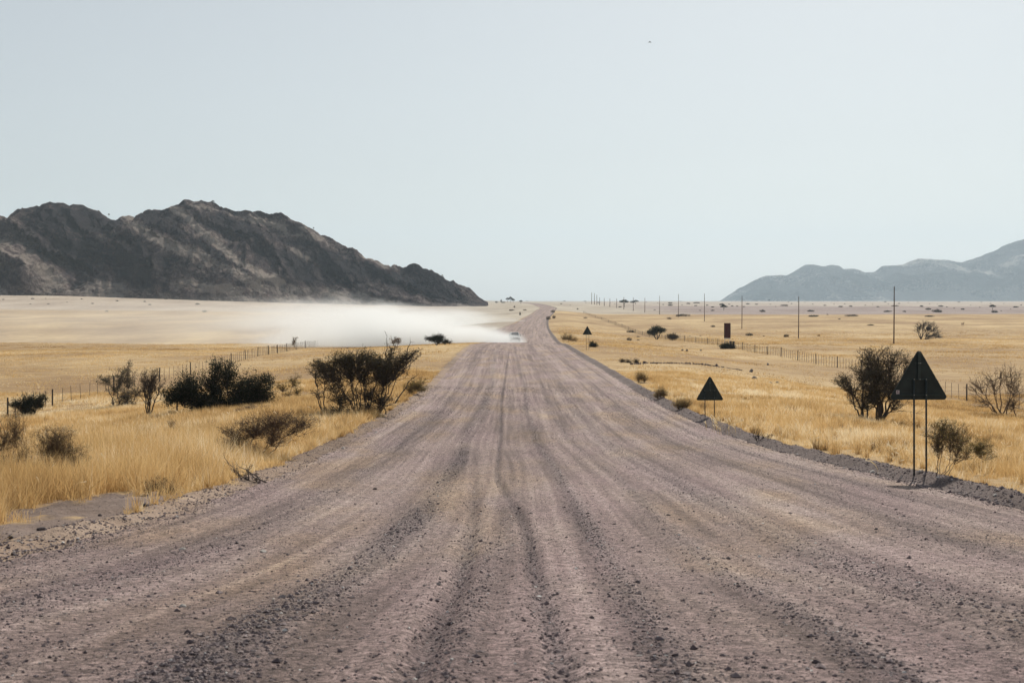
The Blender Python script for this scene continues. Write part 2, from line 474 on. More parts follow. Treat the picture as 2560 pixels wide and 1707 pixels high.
def road_fields(x, y):
    """height offset, loose-gravel amount (0..1) and streak value at a point of the road"""
    s = x - CL(y)
    sway = 0.2 * vnoise(y / 26, s * 0.15, 81) + 0.12 * vnoise(y / 8, s * 0.3, 82)
    q = s + sway
    st = (0.34 * vnoise(q * 1.6, y / 60, 83) + 0.45 * vnoise(q * 4.2, y / 30, 84) + 0.42 * vnoise(q * 9.5, y / 12, 85) + 0.35 * vnoise(q * 19, y / 5, 86) + 0.35 * fbm(x / 1.3, y / 4.5, 3, 97))
    loose = np.zeros_like(s)
    for c, wd, a in WIND:
        cc = c + 1.7 + 0.28 * vnoise(y / 14, c * 3.0, 87)      # c given in world x near the camera
        k = a * np.exp(-((s + 1.7 - cc) / wd) ** 2) * (0.55 + 0.9 * (vnoise(y / 6.5, c * 7.0, 88) + 0.5))
        loose = np.maximum(loose, k)
    loose = loose * (1 - 0.45 * sstep(40, 110, y))
    h = 0.020 * st + 0.018 * loose * (0.6 + vnoise(x * 6, y * 6, 89))
    for rut, w_, d_, y0, y1 in ((RUT_A, 0.065, 0.04, 0, 190), (RUT_B, 0.085, 0.045, 0, 34)):
        dd = x - rut(y) - 0.04 * vnoise(y / 1.7, 3.3, 90)
        g = (1 - sstep(y1 * 0.7, y1, y)) * (0.65 + 0.7 * (vnoise(y / 2.2, w_ * 50, 91) + 0.5))
        loose = np.maximum(loose, (1.2 if y1 > 100 else 0.8) * g * np.exp(-(dd / (w_ * 1.1)) ** 2))
        h = h - d_ * g * np.exp(-(dd / w_) ** 2) + 0.5 * d_ * g * np.exp(-((np.abs(dd) - 2.2 * w_) / w_) ** 2)
    # a few sweeping tyre lines on the right half
    for k, (x0, x1, yc, ln) in enumerate(((2.6, 5.2, 30, 26), (3.4, 5.4, 46, 36), (1.6, 4.4, 22, 14), (-3.2, -4.6, 44, 30), (2.0, 4.6, 75, 60), (-2.0, -3.8, 60, 40))):
        t = (y - yc) / ln
        xc = x0 + (x1 - x0) * (0.5 + 0.5 * np.sin(np.clip(t, -1, 1) * 1.57)) if k % 2 == 0 else x1 - (x1 - x0) * (0.5 + 0.5 * np.sin(np.clip(t, -1, 1) * 1.57))
        e = 1 - sstep(0.75, 1.0, np.abs(t))
        for off in (0, 0.28):
            dd = x - xc - off
            e2 = e * np.clip(0.45 + 2.2 * vnoise(y / 3.1, 5.5 * k + off, 92), 0, 1)
            h = h - 0.013 * e2 * np.exp(-(dd / 0.05) ** 2) + 0.006 * e2 * np.exp(-((np.abs(dd) - 0.11) / 0.05) ** 2)
    return h, np.clip(loose, 0, 1), st

def road_mat():
    m, n, l, out = new_mat('mauve_gravel_road')
    b = n.new('ShaderNodeBsdfPrincipled'); b.inputs['Roughness'].default_value = 0.9
    b.inputs['Specular IOR Level'].default_value = 0.15
    def attr(nm):
        a = n.new('ShaderNodeAttribute'); a.attribute_name = nm; return a.outputs['Fac']
    g = n.new('ShaderNodeNewGeometry')
    streak = ramp(n, [(0.0, (0.165, 0.121, 0.110)), (0.42, (0.255, 0.190, 0.173)), (1.0, (0.37, 0.29, 0.258))])
    l.new(attr('streak'), streak.inputs[0])
    big = n.new('ShaderNodeTexNoise'); big.inputs['Scale'].default_value = 0.35; big.inputs['Detail'].default_value = 4
    mpb = n.new('ShaderNodeMapping'); mpb.inputs['Scale'].default_value = (1.6, 0.35, 1)
    l.new(g.outputs['Position'], mpb.inputs[0]); l.new(mpb.outputs[0], big.inputs['Vector'])
    tint = ramp(n, [(0.35, (1.0, 0.97, 1.03)), (0.5, (1.0, 1.0, 1.0)), (0.68, (1.10, 1.04, 0.86))])
    l.new(big.outputs['Fac'], tint.inputs[0])
    # individual grit
    def grit(scale, lo, hi, stretch=(1, 1, 1)):
        v = n.new('ShaderNodeTexVoronoi'); v.inputs['Scale'].default_value = scale
        l.new(g.outputs['Position'], v.inputs['Vector'])
        r = ramp(n, [(0.0, (lo,) * 3), (0.5, (1.0,) * 3), (1.0, (hi,) * 3)])
        sep = n.new('ShaderNodeSeparateColor'); l.new(v.outputs['Color'], sep.inputs[0])
        l.new(sep.outputs[0], r.inputs[0])
        return v, r
    v1, r1 = grit(30, 0.52, 1.5); v2, r2 = grit(95, 0.66, 1.36); v3, r3 = grit(11, 0.82, 1.2)
    cur = streak.outputs[0]
    for s_ in (tint, r1, r2, r3):
        mx = n.new('ShaderNodeMix'); mx.data_type = 'RGBA'; mx.blend_type = 'MULTIPLY'; mx.inputs['Factor'].default_value = 1
        l.new(cur, mx.inputs[6]); l.new(s_.outputs[0], mx.inputs[7]); cur = mx.outputs[2]
    mx = n.new('ShaderNodeMix'); mx.data_type = 'RGBA'; mx.blend_type = 'MULTIPLY'
    l.new(attr('loose'), mx.inputs['Factor']); l.new(cur, mx.inputs[6]); mx.inputs[7].default_value = (0.60, 0.61, 0.64, 1)
    l.new(mx.outputs[2], b.inputs['Base Color'])
    nz = n.new('ShaderNodeTexNoise'); nz.inputs['Scale'].default_value = 14; nz.inputs['Detail'].default_value = 8; nz.inputs['Roughness'].default_value = 0.75
    l.new(g.outputs['Position'], nz.inputs['Vector'])
    b1 = n.new('ShaderNodeBump'); b1.inputs['Strength'].default_value = 1.0; b1.inputs['Distance'].default_value = 0.03
    l.new(nz.outputs['Fac'], b1.inputs['Height'])
    b2 = n.new('ShaderNodeBump'); b2.inputs['Strength'].default_value = 0.6; b2.inputs['Distance'].default_value = 0.012; b2.invert = True
    l.new(v1.outputs['Distance'], b2.inputs['Height']); l.new(b1.outputs[0], b2.inputs['Normal'])
    b3 = n.new('ShaderNodeBump'); b3.inputs['Strength'].default_value = 0.5; b3.inputs['Distance'].default_value = 0.005; b3.invert = True
    l.new(v2.outputs['Distance'], b3.inputs['Height']); l.new(b2.outputs[0], b3.inputs['Normal'])
    l.new(b3.outputs[0], b.inputs['Normal'])
    l.new(b.outputs[0], out.inputs['Surface'])
    return m
M['road'] = road_mat()

def build_road():
    ys = list(np.arange(-10, 3, 0.5)) + list(np.arange(3, 16, 0.06))
    while ys[-1] < 3200: ys.append(ys[-1] * 1.0045)
    ys = np.array(ys)
    fr = np.linspace(0, 1, 300)
    lo = -(HWL(ys) + 0.2); hi = HWR(ys) + 0.25
    S = lo[:, None] + (hi - lo)[:, None] * fr[None, :]
    Yg = ys[:, None] + 0 * S
    X = CL(Yg) + S
    h, loose, st = road_fields(X, Yg)
    nz = 0.25 * vnoise(Yg * 1.3, 0 * S, 95) + 0.12 * vnoise(Yg * 4.1, 0 * S, 96)
    edge = sstep(0, 0.35, S - lo[:, None] + nz * 0.7) * sstep(0, 0.35, hi[:, None] - S + nz * 0.7)
    Z = ground_z(X, Yg) * 1.0 + h * edge - 0.12 * (1 - edge) + 0.012
    o = mesh_np('road', np.stack([X, Yg, Z], -1).reshape(-1, 3), grid_faces(len(ys), len(fr)), M['road'], smooth=True)
    fattr(o, 'loose', loose); fattr(o, 'streak', np.clip(st * 1.1 + 0.47, 0, 1))
    tag(o, kind='structure')
build_road()

# ------------------------------------------------------------------ hills
def hill_mat(name, dark, mid, pale, s1=0.012, bump=1.0, bdist=6.0, rot=0.5):
    m, n, l, out = new_mat(name)
    b = n.new('ShaderNodeBsdfPrincipled'); b.inputs['Roughness'].default_value = 0.95; b.inputs['Specular IOR Level'].default_value = 0.05
    g = n.new('ShaderNodeNewGeometry')
    mp = n.new('ShaderNodeMapping'); mp.inputs['Rotation'].default_value = (0, rot, 0); mp.inputs['Scale'].default_value = (0.35, 1, 1.6)
    l.new(g.outputs['Position'], mp.inputs[0])
    n1 = n.new('ShaderNodeTexNoise'); n1.inputs['Scale'].default_value = s1; n1.inputs['Detail'].default_value = 9; n1.inputs['Roughness'].default_value = 0.62; n1.inputs['Distortion'].default_value = 0.4
    l.new(mp.outputs[0], n1.inputs['Vector'])
    n2 = n.new('ShaderNodeTexNoise'); n2.inputs['Scale'].default_value = s1 * 14; n2.inputs['Detail'].default_value = 8; n2.inputs['Roughness'].default_value = 0.75
    l.new(g.outputs['Position'], n2.inputs['Vector'])
    a = n.new('ShaderNodeAttribute'); a.attribute_name = 'scree_relief_tint'
    ma = n.new('ShaderNodeMath'); ma.operation = 'MULTIPLY_ADD'; ma.inputs[1].default_value = 0.75; l.new(n2.outputs['Fac'], ma.inputs[0])
    l.new(n1.outputs['Fac'], ma.inputs[2])
    mb = n.new('ShaderNodeMath'); mb.operation = 'ADD'; l.new(ma.outputs[0], mb.inputs[0]); l.new(a.outputs['Fac'], mb.inputs[1])
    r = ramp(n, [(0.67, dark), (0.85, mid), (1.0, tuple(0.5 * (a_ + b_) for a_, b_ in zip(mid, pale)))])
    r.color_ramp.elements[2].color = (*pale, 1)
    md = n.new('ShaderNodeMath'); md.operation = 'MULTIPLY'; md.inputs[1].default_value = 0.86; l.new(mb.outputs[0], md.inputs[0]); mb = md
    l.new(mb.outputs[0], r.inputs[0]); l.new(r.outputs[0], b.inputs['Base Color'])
    bp = n.new('ShaderNodeBump'); bp.inputs['Strength'].default_value = bump; bp.inputs['Distance'].default_value = bdist
    l.new(n2.outputs['Fac'], bp.inputs['Height']); l.new(bp.outputs[0], b.inputs['Normal'])
    l.new(b.outputs[0], out.inputs['Surface'])
    return m
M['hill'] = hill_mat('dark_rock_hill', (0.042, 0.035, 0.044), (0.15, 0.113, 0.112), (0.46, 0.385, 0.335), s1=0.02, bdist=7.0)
M['mountain'] = hill_mat('far_mountain_rock', (0.025, 0.036, 0.048), (0.085, 0.09, 0.10), (0.62, 0.58, 0.52), s1=0.0034, bdist=80.0)  # blue of the distance haze mixed into the dark and mid rock tones

LEFT_RIDGE = [(-420, 560), (-260, 530), (-120, 512), (-60, 520), (0, 536), (19, 548), (33, 545), (46, 529), (68, 515), (102, 513), (108, 518), (118, 507), (152, 507), (201, 511), (231, 522), (261, 534), (294, 549), (318, 545), (346, 541), (367, 526), (395, 521), (438, 515), (463, 500), (498, 500), (533, 506), (571, 515), (612, 526), (656, 529), (708, 538), (760, 559), (790, 575), (830, 600), (869, 613), (885, 617), (912, 636), (939, 647), (977, 658), (994, 657), (1010, 665), (1029, 662), (1046, 668), (1070, 673), (1103, 689), (1143, 711), (1173, 722), (1201, 744), (1222, 756)]

def build_left_hill():
    Yr = 1330.0
    px = np.array([p[0] for p in LEFT_RIDGE], float); py = np.array([p[1] for p in LEFT_RIDGE], float)
    X = (px - 1280) / F * Yr; H = (HORIZON - py) / F * Yr
    xs = np.arange(-640, -8, 1.15)
    rz = np.interp(xs, X, H, right=-12)
    rz = rz - 14 * sstep(-22, -12, xs)
    depth = 60 + 1.75 * np.clip(rz + 6, 0, 90)                 # how far the foot stands in front of the ridge
    t = np.concatenate([np.linspace(-0.12, 1.0, 230), np.linspace(1.0, 2.6, 60)[1:]])
    T = t[:, None] + 0 * xs[None, :]
    Xg = xs[None, :] + 0 * T
    Yg = Yr - depth[None, :] * (1 - T)
    foot = ground_z(Xg, Yg, False)
    tt = np.clip(T, 0, 1)
    prof = np.where(tt < 1, 0.62 * tt + 0.38 * tt ** 0.55 - 0.10 * np.sin(tt * math.pi) * sstep(-300, -100, Xg), 1)
    hh = (rz[None, :] - foot)
    Z = foot - 1.5 + hh * prof
    back = np.clip(T - 1, 0, 2)
    Z = Z - back * (25 + 0.5 * hh)
    # spurs that run down to the right, gullies between them
    env = np.clip(np.sin(np.clip(T, 0, 1) * math.pi), 0, 1) ** 0.6 + 0.12 * sstep(0.5, 1, tt)
    hn = np.clip(hh / 90, 0.08, 1)
    w = (Xg + 55 * fbm(Xg / 120, T * 2, 2, 101)) - 95 * (1 - tt)
    sp = 1 - np.abs(2 * vnoise(w / 74, tt * 0.9 + 3, 102))
    sp2 = 1 - np.abs(2 * vnoise(w / 27 + 5, tt * 2.2 + 9, 103))
    sp3 = 1 - np.abs(2 * vnoise(w / 11 + 8, tt * 5 + 2, 104))
    Yd = -env * hn * ((sp - 0.6) * 74 + (sp2 - 0.6) * 34 + (sp3 - 0.6) * 13)
    Yg = Yg + Yd
    rocky = fbm(Xg / 9.0, T * depth / 8, 5, 110, 0.6)
    Z = Z + (1.4 + 6.5 * env) * rocky * np.clip(hh / 30, 0.15, 1)
    cr = np.abs(vnoise(Xg / 16, T * 9, 115)) + 0.5 * np.abs(vnoise(Xg / 7, T * 18, 116))
    Z = Z + 3.0 * env * hn * (0.35 - cr)
    Z = Z + np.exp(-((T - 1) / 0.10) ** 2) * (3.0 * fbm(Xg / 15, T * 6, 4, 119, 0.6) + 1.6 * np.abs(vnoise(Xg / 5, T * 9, 122)))
    # boulders along the skyline
    Z = Z + np.exp(-((T - 1) / 0.07) ** 2) * (1.6 * np.abs(vnoise(Xg / 3.2, 0 * T, 120)) + 0.8 * np.abs(vnoise(Xg / 1.3, 0 * T, 121)) ) * sstep(-190, -110, Xg)
    o = mesh_np('hill', np.stack([Xg, Yg, Z], -1).reshape(-1, 3), grid_faces(len(t), len(xs)), M['hill'], smooth=False)
    scree_relief_tint = 0.30 * (1 - sp) + 0.22 * (1 - sstep(0.0, 0.22, tt)) - 0.1 + 0.2 * np.exp(-((Xg + 470) / 60) ** 2) * (1 - sstep(.45, .75, tt))
    scree_relief_tint = 0.16 * (1 - sp) + 0.10 * (1 - sstep(0.0, 0.2, tt)) - 0.06
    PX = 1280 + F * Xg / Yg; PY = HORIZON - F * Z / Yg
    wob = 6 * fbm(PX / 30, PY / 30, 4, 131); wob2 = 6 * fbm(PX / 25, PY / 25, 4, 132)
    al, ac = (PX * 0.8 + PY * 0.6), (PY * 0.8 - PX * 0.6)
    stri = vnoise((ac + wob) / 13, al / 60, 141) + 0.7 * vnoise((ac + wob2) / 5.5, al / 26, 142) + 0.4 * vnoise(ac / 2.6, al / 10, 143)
    def band(pts, wd, a):  # scree and rock tones, contrast raised to paint in lit and shaded relief
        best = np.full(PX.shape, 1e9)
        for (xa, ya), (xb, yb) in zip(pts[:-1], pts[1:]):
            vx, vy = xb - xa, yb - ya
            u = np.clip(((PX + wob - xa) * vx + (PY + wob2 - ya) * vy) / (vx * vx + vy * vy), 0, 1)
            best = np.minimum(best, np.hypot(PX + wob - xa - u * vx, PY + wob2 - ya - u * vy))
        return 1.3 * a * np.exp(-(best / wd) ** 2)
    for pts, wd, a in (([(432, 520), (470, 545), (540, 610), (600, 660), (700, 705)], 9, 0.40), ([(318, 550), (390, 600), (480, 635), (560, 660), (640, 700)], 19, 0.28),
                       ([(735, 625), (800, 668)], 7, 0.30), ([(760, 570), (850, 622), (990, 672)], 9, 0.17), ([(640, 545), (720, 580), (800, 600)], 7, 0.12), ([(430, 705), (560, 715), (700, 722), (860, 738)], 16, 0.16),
                       ([(20, 620), (80, 660), (120, 690)], 30, 0.26), ([(470, 510), (560, 530), (640, 560)], 6, 0.14), ([(880, 690), (960, 715), (1010, 740)], 12, 0.10)):  # leading band: mauve rock dome, sunlit faces painted into its tone
        scree_relief_tint = scree_relief_tint + band(pts, wd, a)
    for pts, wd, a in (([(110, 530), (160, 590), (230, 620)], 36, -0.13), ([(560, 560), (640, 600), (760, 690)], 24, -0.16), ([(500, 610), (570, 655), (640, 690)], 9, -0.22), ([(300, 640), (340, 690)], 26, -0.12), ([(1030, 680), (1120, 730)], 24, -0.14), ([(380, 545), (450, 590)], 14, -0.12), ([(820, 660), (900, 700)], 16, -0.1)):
        scree_relief_tint = scree_relief_tint + band(pts, wd, a)
    scree_relief_tint = scree_relief_tint + 0.10 * fbm(Xg / 14 + Z / 9, Z / 7, 4, 133) + 0.19 * stri
    fattr(o, 'scree_relief_tint', scree_relief_tint)
    tag(o, kind='structure')
build_left_hill()

RIGHT_RIDGE = [(1780, 757), (1800, 752), (1846, 722), (1906, 691), (1927, 688), (1966, 688), (1986, 678), (2012, 662), (2032, 660.5), (2059, 665.5), (2078, 662), (2092, 664.5), (2108, 673), (2128, 672), (2161, 680), (2185, 680), (2204, 666), (2231, 663.5), (2254, 663), (2297, 645.6), (2344, 649), (2377, 651), (2403, 655.5), (2427, 648), (2450, 640), (2483, 628), (2503, 616), (2543, 603), (2560, 598), (2650, 570), (2800, 560), (3000, 610), (3200, 700), (3300, 752)]

def build_right_mountains():
    Yr = 9000.0
    px = np.array([p[0] for p in RIGHT_RIDGE], float); py = np.array([p[1] for p in RIGHT_RIDGE], float)
    X = (px - 1280) / F * Yr; H = (HORIZON - py) / F * Yr
    xs = np.arange(1250, 5000, 9.0)
    rz = np.interp(xs, X, H)
    depth = 250 + 1.7 * np.clip(rz, 0, 500)
    t = np.concatenate([np.linspace(-0.1, 1.0, 150), np.linspace(1.0, 2.4, 30)[1:]])
    T = t[:, None] + 0 * xs[None, :]
    Xg = xs[None, :] + 0 * T
    Yg = Yr - depth[None, :] * (1 - T)
    tt = np.clip(T, 0, 1)
    foot = -12.0
    hh = rz[None, :] - foot
    Z = foot + hh * (0.55 * tt + 0.45 * tt ** 0.6) - np.clip(T - 1, 0, 2) * (60 + 0.6 * hh)
    env = np.sin(tt * math.pi) ** 0.7
    w = Xg + 300 * fbm(Xg / 900, T * 2, 2, 201) - 420 * (1 - tt)
    sp = 1 - np.abs(2 * vnoise(w / 420, tt * 1.1, 202)); sp2 = 1 - np.abs(2 * vnoise(w / 150, tt * 2.4, 203))
    Yg = Yg - env * np.clip(hh / 300, 0.1, 1) * ((sp - 0.6) * 700 + (sp2 - 0.6) * 300)
    Z = Z + (6 + 34 * env) * fbm(Xg / 90, T * depth / 60, 5, 210, 0.6) * np.clip(hh / 120, 0.1, 1)
    o = mesh_np('mountains', np.stack([Xg, Yg, Z], -1).reshape(-1, 3), grid_faces(len(t), len(xs)), M['mountain'], smooth=False)
    fattr(o, 'scree_relief_tint', 0.30 * (1 - sp) + 0.12 * (1 - sstep(0, 0.3, tt)) + 0.10 + 0.30 * fbm(w / 260, tt * 2.2, 4, 220) - 0.12 * (1 - sstep(2300, 2900, Xg)) - 0.12 * sstep(3000, 3500, Xg))
    tag(o, kind='structure')
build_right_mountains()

# ------------------------------------------------------------------ haze
def haze():
    mb = MB()
    x0, x1, y0, y1, z0, z1 = -15000, 15500, -300, 15500, -16, 720
    mb.box(((x0 + x1) / 2, (y0 + y1) / 2, (z0 + z1) / 2), (x1 - x0, y1 - y0, z1 - z0))
    m, n, l, out = new_mat('haze_air')
    v = n.new('ShaderNodeVolumePrincipled')
    v.inputs['Color'].default_value = (0.66, 0.82, 0.96, 1)
    v.inputs['Density'].default_value = 1 / 13500.0
    v.inputs['Anisotropy'].default_value = 0.2
    l.new(v.outputs[0], out.inputs['Volume'])
    o = mb.build('haze', m)
    tag(o, 'thin blue haze in the air over the whole plain', 'haze', kind='stuff')
haze()

# ------------------------------------------------------------------ dust clouds (volumes)
def ellip_hull(axis_pts, radii, n=20):
    """closed tube hull around a swept axis; radii: (across, up)"""
    vs = []; fs = []
    P = [Vector(p) for p in axis_pts]
    for i, p in enumerate(P):
        d = (P[min(i + 1, len(P) - 1)] - P[max(i - 1, 0)]); d.z = 0; d.normalize()
        side = Vector((-d.y, d.x, 0))
        for k in range(n):
            a = 2 * math.pi * k / n
            vs.append(tuple(p + side * math.cos(a) * radii[i][0] + Vector((0, 0, 1)) * math.sin(a) * radii[i][1]))
    m = len(P)
    for i in range(m - 1):
        for k in range(n):
            j = (k + 1) % n
            fs.append((i * n + k, i * n + j, i * n + n + j, i * n + n + k))
    vs.append(tuple(P[0])); vs.append(tuple(P[-1]))
    for k in range(n):
        j = (k + 1) % n
        fs.append((m * n, j, k)); fs.append((m * n + 1, (m - 1) * n + k, (m - 1) * n + j))
    return vs, fs

def dust_mat(name, x_tip, x_len, dens0, dens1, y_mid, y_half, z_floor, h0, h1, nscale, tipw, seed=0.0, hpow=0.6):
    """density falls with distance to the left of the tip, with height above the ground, and toward the front and back of the plume"""
    m, n, l, out = new_mat(name)
    g = n.new('ShaderNodeNewGeometry'); sx = n.new('ShaderNodeSeparateXYZ')
    l.new(g.outputs['Position'], sx.inputs[0])
    def M2(op, a, b=None, c=None, clamp=False):
        q = n.new('ShaderNodeMath'); q.operation = op; q.use_clamp = clamp
        for i, v in enumerate((a, b, c)):
            if v is None: continue
            if isinstance(v, (int, float)): q.inputs[i].default_value = v
            else: l.new(v, q.inputs[i])
        return q.outputs[0]
    d = M2('SUBTRACT', x_tip, sx.outputs[0])                       # metres left of the tip
    dn = M2('MULTIPLY', d, 1.0 / x_len, clamp=True)
    mp = n.new('ShaderNodeMapping'); mp.inputs['Scale'].default_value = (0.45, 0.45, 1.6); mp.inputs['Location'].default_value = (seed, 0, 0)
    l.new(g.outputs['Position'], mp.inputs[0])
    nz = n.new('ShaderNodeTexNoise'); nz.inputs['Scale'].default_value = nscale; nz.inputs['Detail'].default_value = 4; nz.inputs['Roughness'].default_value = 0.62
    l.new(mp.outputs[0], nz.inputs['Vector'])
    nn = M2('SUBTRACT', nz.outputs['Fac'], 0.5)
    hgt = M2('MULTIPLY_ADD', M2('POWER', dn, hpow), h1 - h0, h0)
    hgt = M2('MULTIPLY', hgt, M2('MULTIPLY_ADD', nn, 1.5, 1.0))
    z = M2('DIVIDE', M2('SUBTRACT', sx.outputs[2], z_floor), hgt)
    zf = M2('SUBTRACT', 1.0, M2('SMOOTHSTEP', z, None) if False else M2('MULTIPLY', z, 1.0, clamp=True))
    zf = M2('POWER', zf, 1.5)               # soft top
    yy = M2('DIVIDE', M2('ABSOLUTE', M2('SUBTRACT', sx.outputs[1], y_mid)), y_half)
    yf = M2('SUBTRACT', 1.0, M2('MULTIPLY', yy, 1.0, clamp=True))
    tip = M2('MULTIPLY', d, 1.0 / tipw, clamp=True)
    dens = M2('MULTIPLY_ADD', M2('POWER', dn, 0.35), dens1 - dens0, dens0)
    end = M2('SUBTRACT', 1.0, M2('MULTIPLY', M2('SUBTRACT', dn, 0.55), 1 / 0.45, clamp=True))
    tot = dens
    for f in (zf, M2('POWER', yf, 0.5), tip, end, M2('MULTIPLY_ADD', nn, 3.6, 1.0, clamp=False)):
        tot = M2('MULTIPLY', tot, f)
    tot = M2('MAXIMUM', tot, 0.0)
    v = n.new('ShaderNodeVolumePrincipled')
    v.inputs['Color'].default_value = (0.87, 0.89, 0.90, 1)
    v.inputs['Anisotropy'].default_value = 0.35
    l.new(tot, v.inputs['Density'])
    l.new(v.outputs[0], out.inputs['Volume'])
    return m

def dust():
    # plume from the car, blown to the left
    ax = []; rd = []
    for d in (0.0, 1.5, 4, 8, 14, 22, 32, 44, 58):
        x = 2.9 - d; y = 263.5 + d * 0.8
        ax.append((x, y, float(ground_z(x, y, False)) + 0.4 + 0.03 * d))
        rd.append((2.2 + 0.6 * d, 1.4 + min(0.7 * d, 12)))
    v, f = ellip_hull(ax, rd); mb = MB(); mb.add(v, f)
    o = mb.build('dust_cloud', dust_mat('dust_near', 3.0, 60, 1.4, 0.009, 285, 48, -8.75, 2.0, 13.0, 0.2, 1.7, hpow=0.85))
    tag(o, 'dense white dust billowing left from behind the car', 'dust cloud', kind='stuff')
    # plume lifted where the car passed earlier
    ax = []; rd = []
    for d in (0.0, 3, 8, 16, 30, 50, 75, 105, 140):
        x = 6.0 - d; y = 560 + d * 0.15
        ax.append((x, y, float(ground_z(x, y, False)) + 0.6 + 0.02 * d))
        rd.append((1.5 + 0.5 * d, 1.6 + min(0.45 * d, 13)))
    v, f = ellip_hull(ax, rd); mb = MB(); mb.add(v, f)
    o = mb.build('dust_cloud', dust_mat('dust_far', 6.0, 140, 0.22, 0.005, 565, 90, -9.2, 2.4, 12.5, 0.09, 3.0, 40.0, hpow=0.7))
    tag(o, 'white dust bank lying left of the road bend beyond the car', 'dust cloud', kind='stuff')
    # thin wide veil drifting over the left plain
    mb = MB(); mb.box((-235, 620, -5), (470, 560, 26))
    o = mb.build('dust_veil', dust_mat('dust_thin', -2, 520, 0.0085, 0.0005, 560, 300, -12.5, 11, 16, 0.025, 25.0, 80.0))
    tag(o, 'thin pale dust veil drifting over the left plain below the dark hill', 'dust veil', kind='stuff')
dust()

# ------------------------------------------------------------------ grass
def blades(X, Y, h, wdt, lean, tint, name, label, mat, curve=False):
    n = len(X)
    Zg = ground_z(X, Y) - 0.02
    a = rng.uniform(0, 2 * math.pi, n)
    dx, dy = np.cos(a), np.sin(a)
    fa = rng.normal(0, 0.7, n)                                # leaf planes face roughly anywhere
    wx, wy = np.cos(fa), np.sin(fa)
    P0 = np.stack([X - wx * wdt / 2, Y - wy * wdt / 2, Zg], -1)
    P1 = np.stack([X + wx * wdt / 2, Y + wy * wdt / 2, Zg], -1)
    P2 = np.stack([X + dx * lean * h, Y + dy * lean * h, Zg + h], -1)
    V = np.stack([P0, P1, P2], 1).reshape(-1, 3)
    Fc = np.arange(3 * n).reshape(-1, 3)
    o = mesh_np(name, V, Fc, mat)
    fattr(o, 'tint', np.repeat(tint, 3))
    tag(o, label, 'grass', kind='stuff')
    return o

def grass_mat():
    m, n, l, out = new_mat('golden_dry_grass')
    d = n.new('ShaderNodeBsdfDiffuse'); t = n.new('ShaderNodeBsdfTranslucent')
    mx = n.new('ShaderNodeMixShader'); mx.inputs[0].default_value = 0.5
    r = ramp(n, [(0.0, (0.13, 0.085, 0.048)), (0.25, (0.33, 0.21, 0.095)), (0.55, (0.61, 0.405, 0.175)), (0.85, (0.74, 0.56, 0.30)), (1.0, (0.9, 0.8, 0.6))])
    a = n.new('ShaderNodeAttribute'); a.attribute_name = 'tint'
    l.new(a.outputs['Fac'], r.inputs[0]); l.new(r.outputs[0], d.inputs[0]); l.new(r.outputs[0], t.inputs[0])
    l.new(d.outputs[0], mx.inputs[1]); l.new(t.outputs[0], mx.inputs[2]); l.new(mx.outputs[0], out.inputs['Surface'])
    return m
M['grass'] = grass_mat()

def sample_zone(n, y0, y1, side, pw=1.0):
    """tuft centres, uniform over the seen wedge"""
    Y = (rng.uniform(y0 ** pw, y1 ** pw, n)) ** (1 / pw)
    edge = CL(Y) + side * np.where(side > 0, HWR(Y) + 0.7, HWL(Y) + 0.3)
    far = side * (0.375 * Y + 2.5)
    u = rng.uniform(0, 1, n)
    X = edge + (far - edge) * u
    ok = (far - edge) * side > 0
    keep = rng.uniform(0, 1, n) < np.abs(far - edge) / (0.375 * y1 + 2.5)
    ok &= keep
    return X[ok], Y[ok]

def grass_zone(name, label, n, nb, y0, y1, side, hbase, spread, mat, wmin):
    X, Y = sample_zone(n, y0, y1, side)
    b = bare_mask(X, Y)
    patch = fbm(X / 3.2, Y / 5.0, 3, 301) + 0.25 * fbm(X / 14, Y / 20, 2, 302)
    keep = (rng.uniform(0, 1, len(X)) > b) & (rng.uniform(-0.55, 0.15, len(X)) < patch + 0.06)
    X, Y, patch = X[keep], Y[keep], patch[keep]
    Xt = np.repeat(X, nb) + rng.normal(0, spread, len(X) * nb)
    Yt = np.repeat(Y, nb) + rng.normal(0, spread, len(X) * nb)
    pt = np.repeat(patch, nb)
    tuft = np.repeat(rng.normal(0, 0.12, len(X)), nb)
    k = bare_mask(Xt, Yt) < 0.5
    Xt, Yt, pt, tuft = Xt[k], Yt[k], pt[k], tuft[k]
    h = hbase * (0.35 + 1.25 * np.clip(pt + 0.45, 0, 1.1)) * rng.uniform(0.55, 1.25, len(Xt)) * (1 + 1.2 * tuft)
    near_edge = np.clip((np.abs(Xt - CL(Yt)) - 7.0) / 2.0, 0.45, 1)
    h = h * (1 - 0.5 * sstep(60, 140, Yt)) * (1 - 0.45 * np.exp(-((np.abs(Xt) - 37) / 4.5) ** 2))
    h = np.clip(h * near_edge, 0.05, 1.2)
    h = h * np.where(Xt < 0, 1 + 0.25 * (1 - sstep(26, 40, Yt)), 1.0)
    fade = rng.uniform(0, 1, len(h)) > sstep(0.5 * y1, y1, Yt) * (1.0 if y1 > 300 else 0)
    Xt, Yt, pt, tuft, h = Xt[fade], Yt[fade], pt[fade], tuft[fade], h[fade]
    wd = np.maximum(wmin, Yt * 0.00036) * rng.uniform(0.6, 1.4, len(Xt))
    lean = np.abs(rng.normal(0.0, 0.55, len(Xt)))
    macro = fbm(Xt / 18, Yt / 26, 3, 303)
    macro = macro + 0.85 * fbm(Xt / 1.4, Yt / 2.6, 3, 304) * (1 - 0.6 * sstep(60, 200, Yt))
    tint = np.clip(0.57 + 0.5 * macro + 0.8 * tuft + rng.normal(0, 0.10, len(Xt)), 0, 0.97)
    return blades(Xt, Yt, h, wd, lean, tint, name, label, mat)

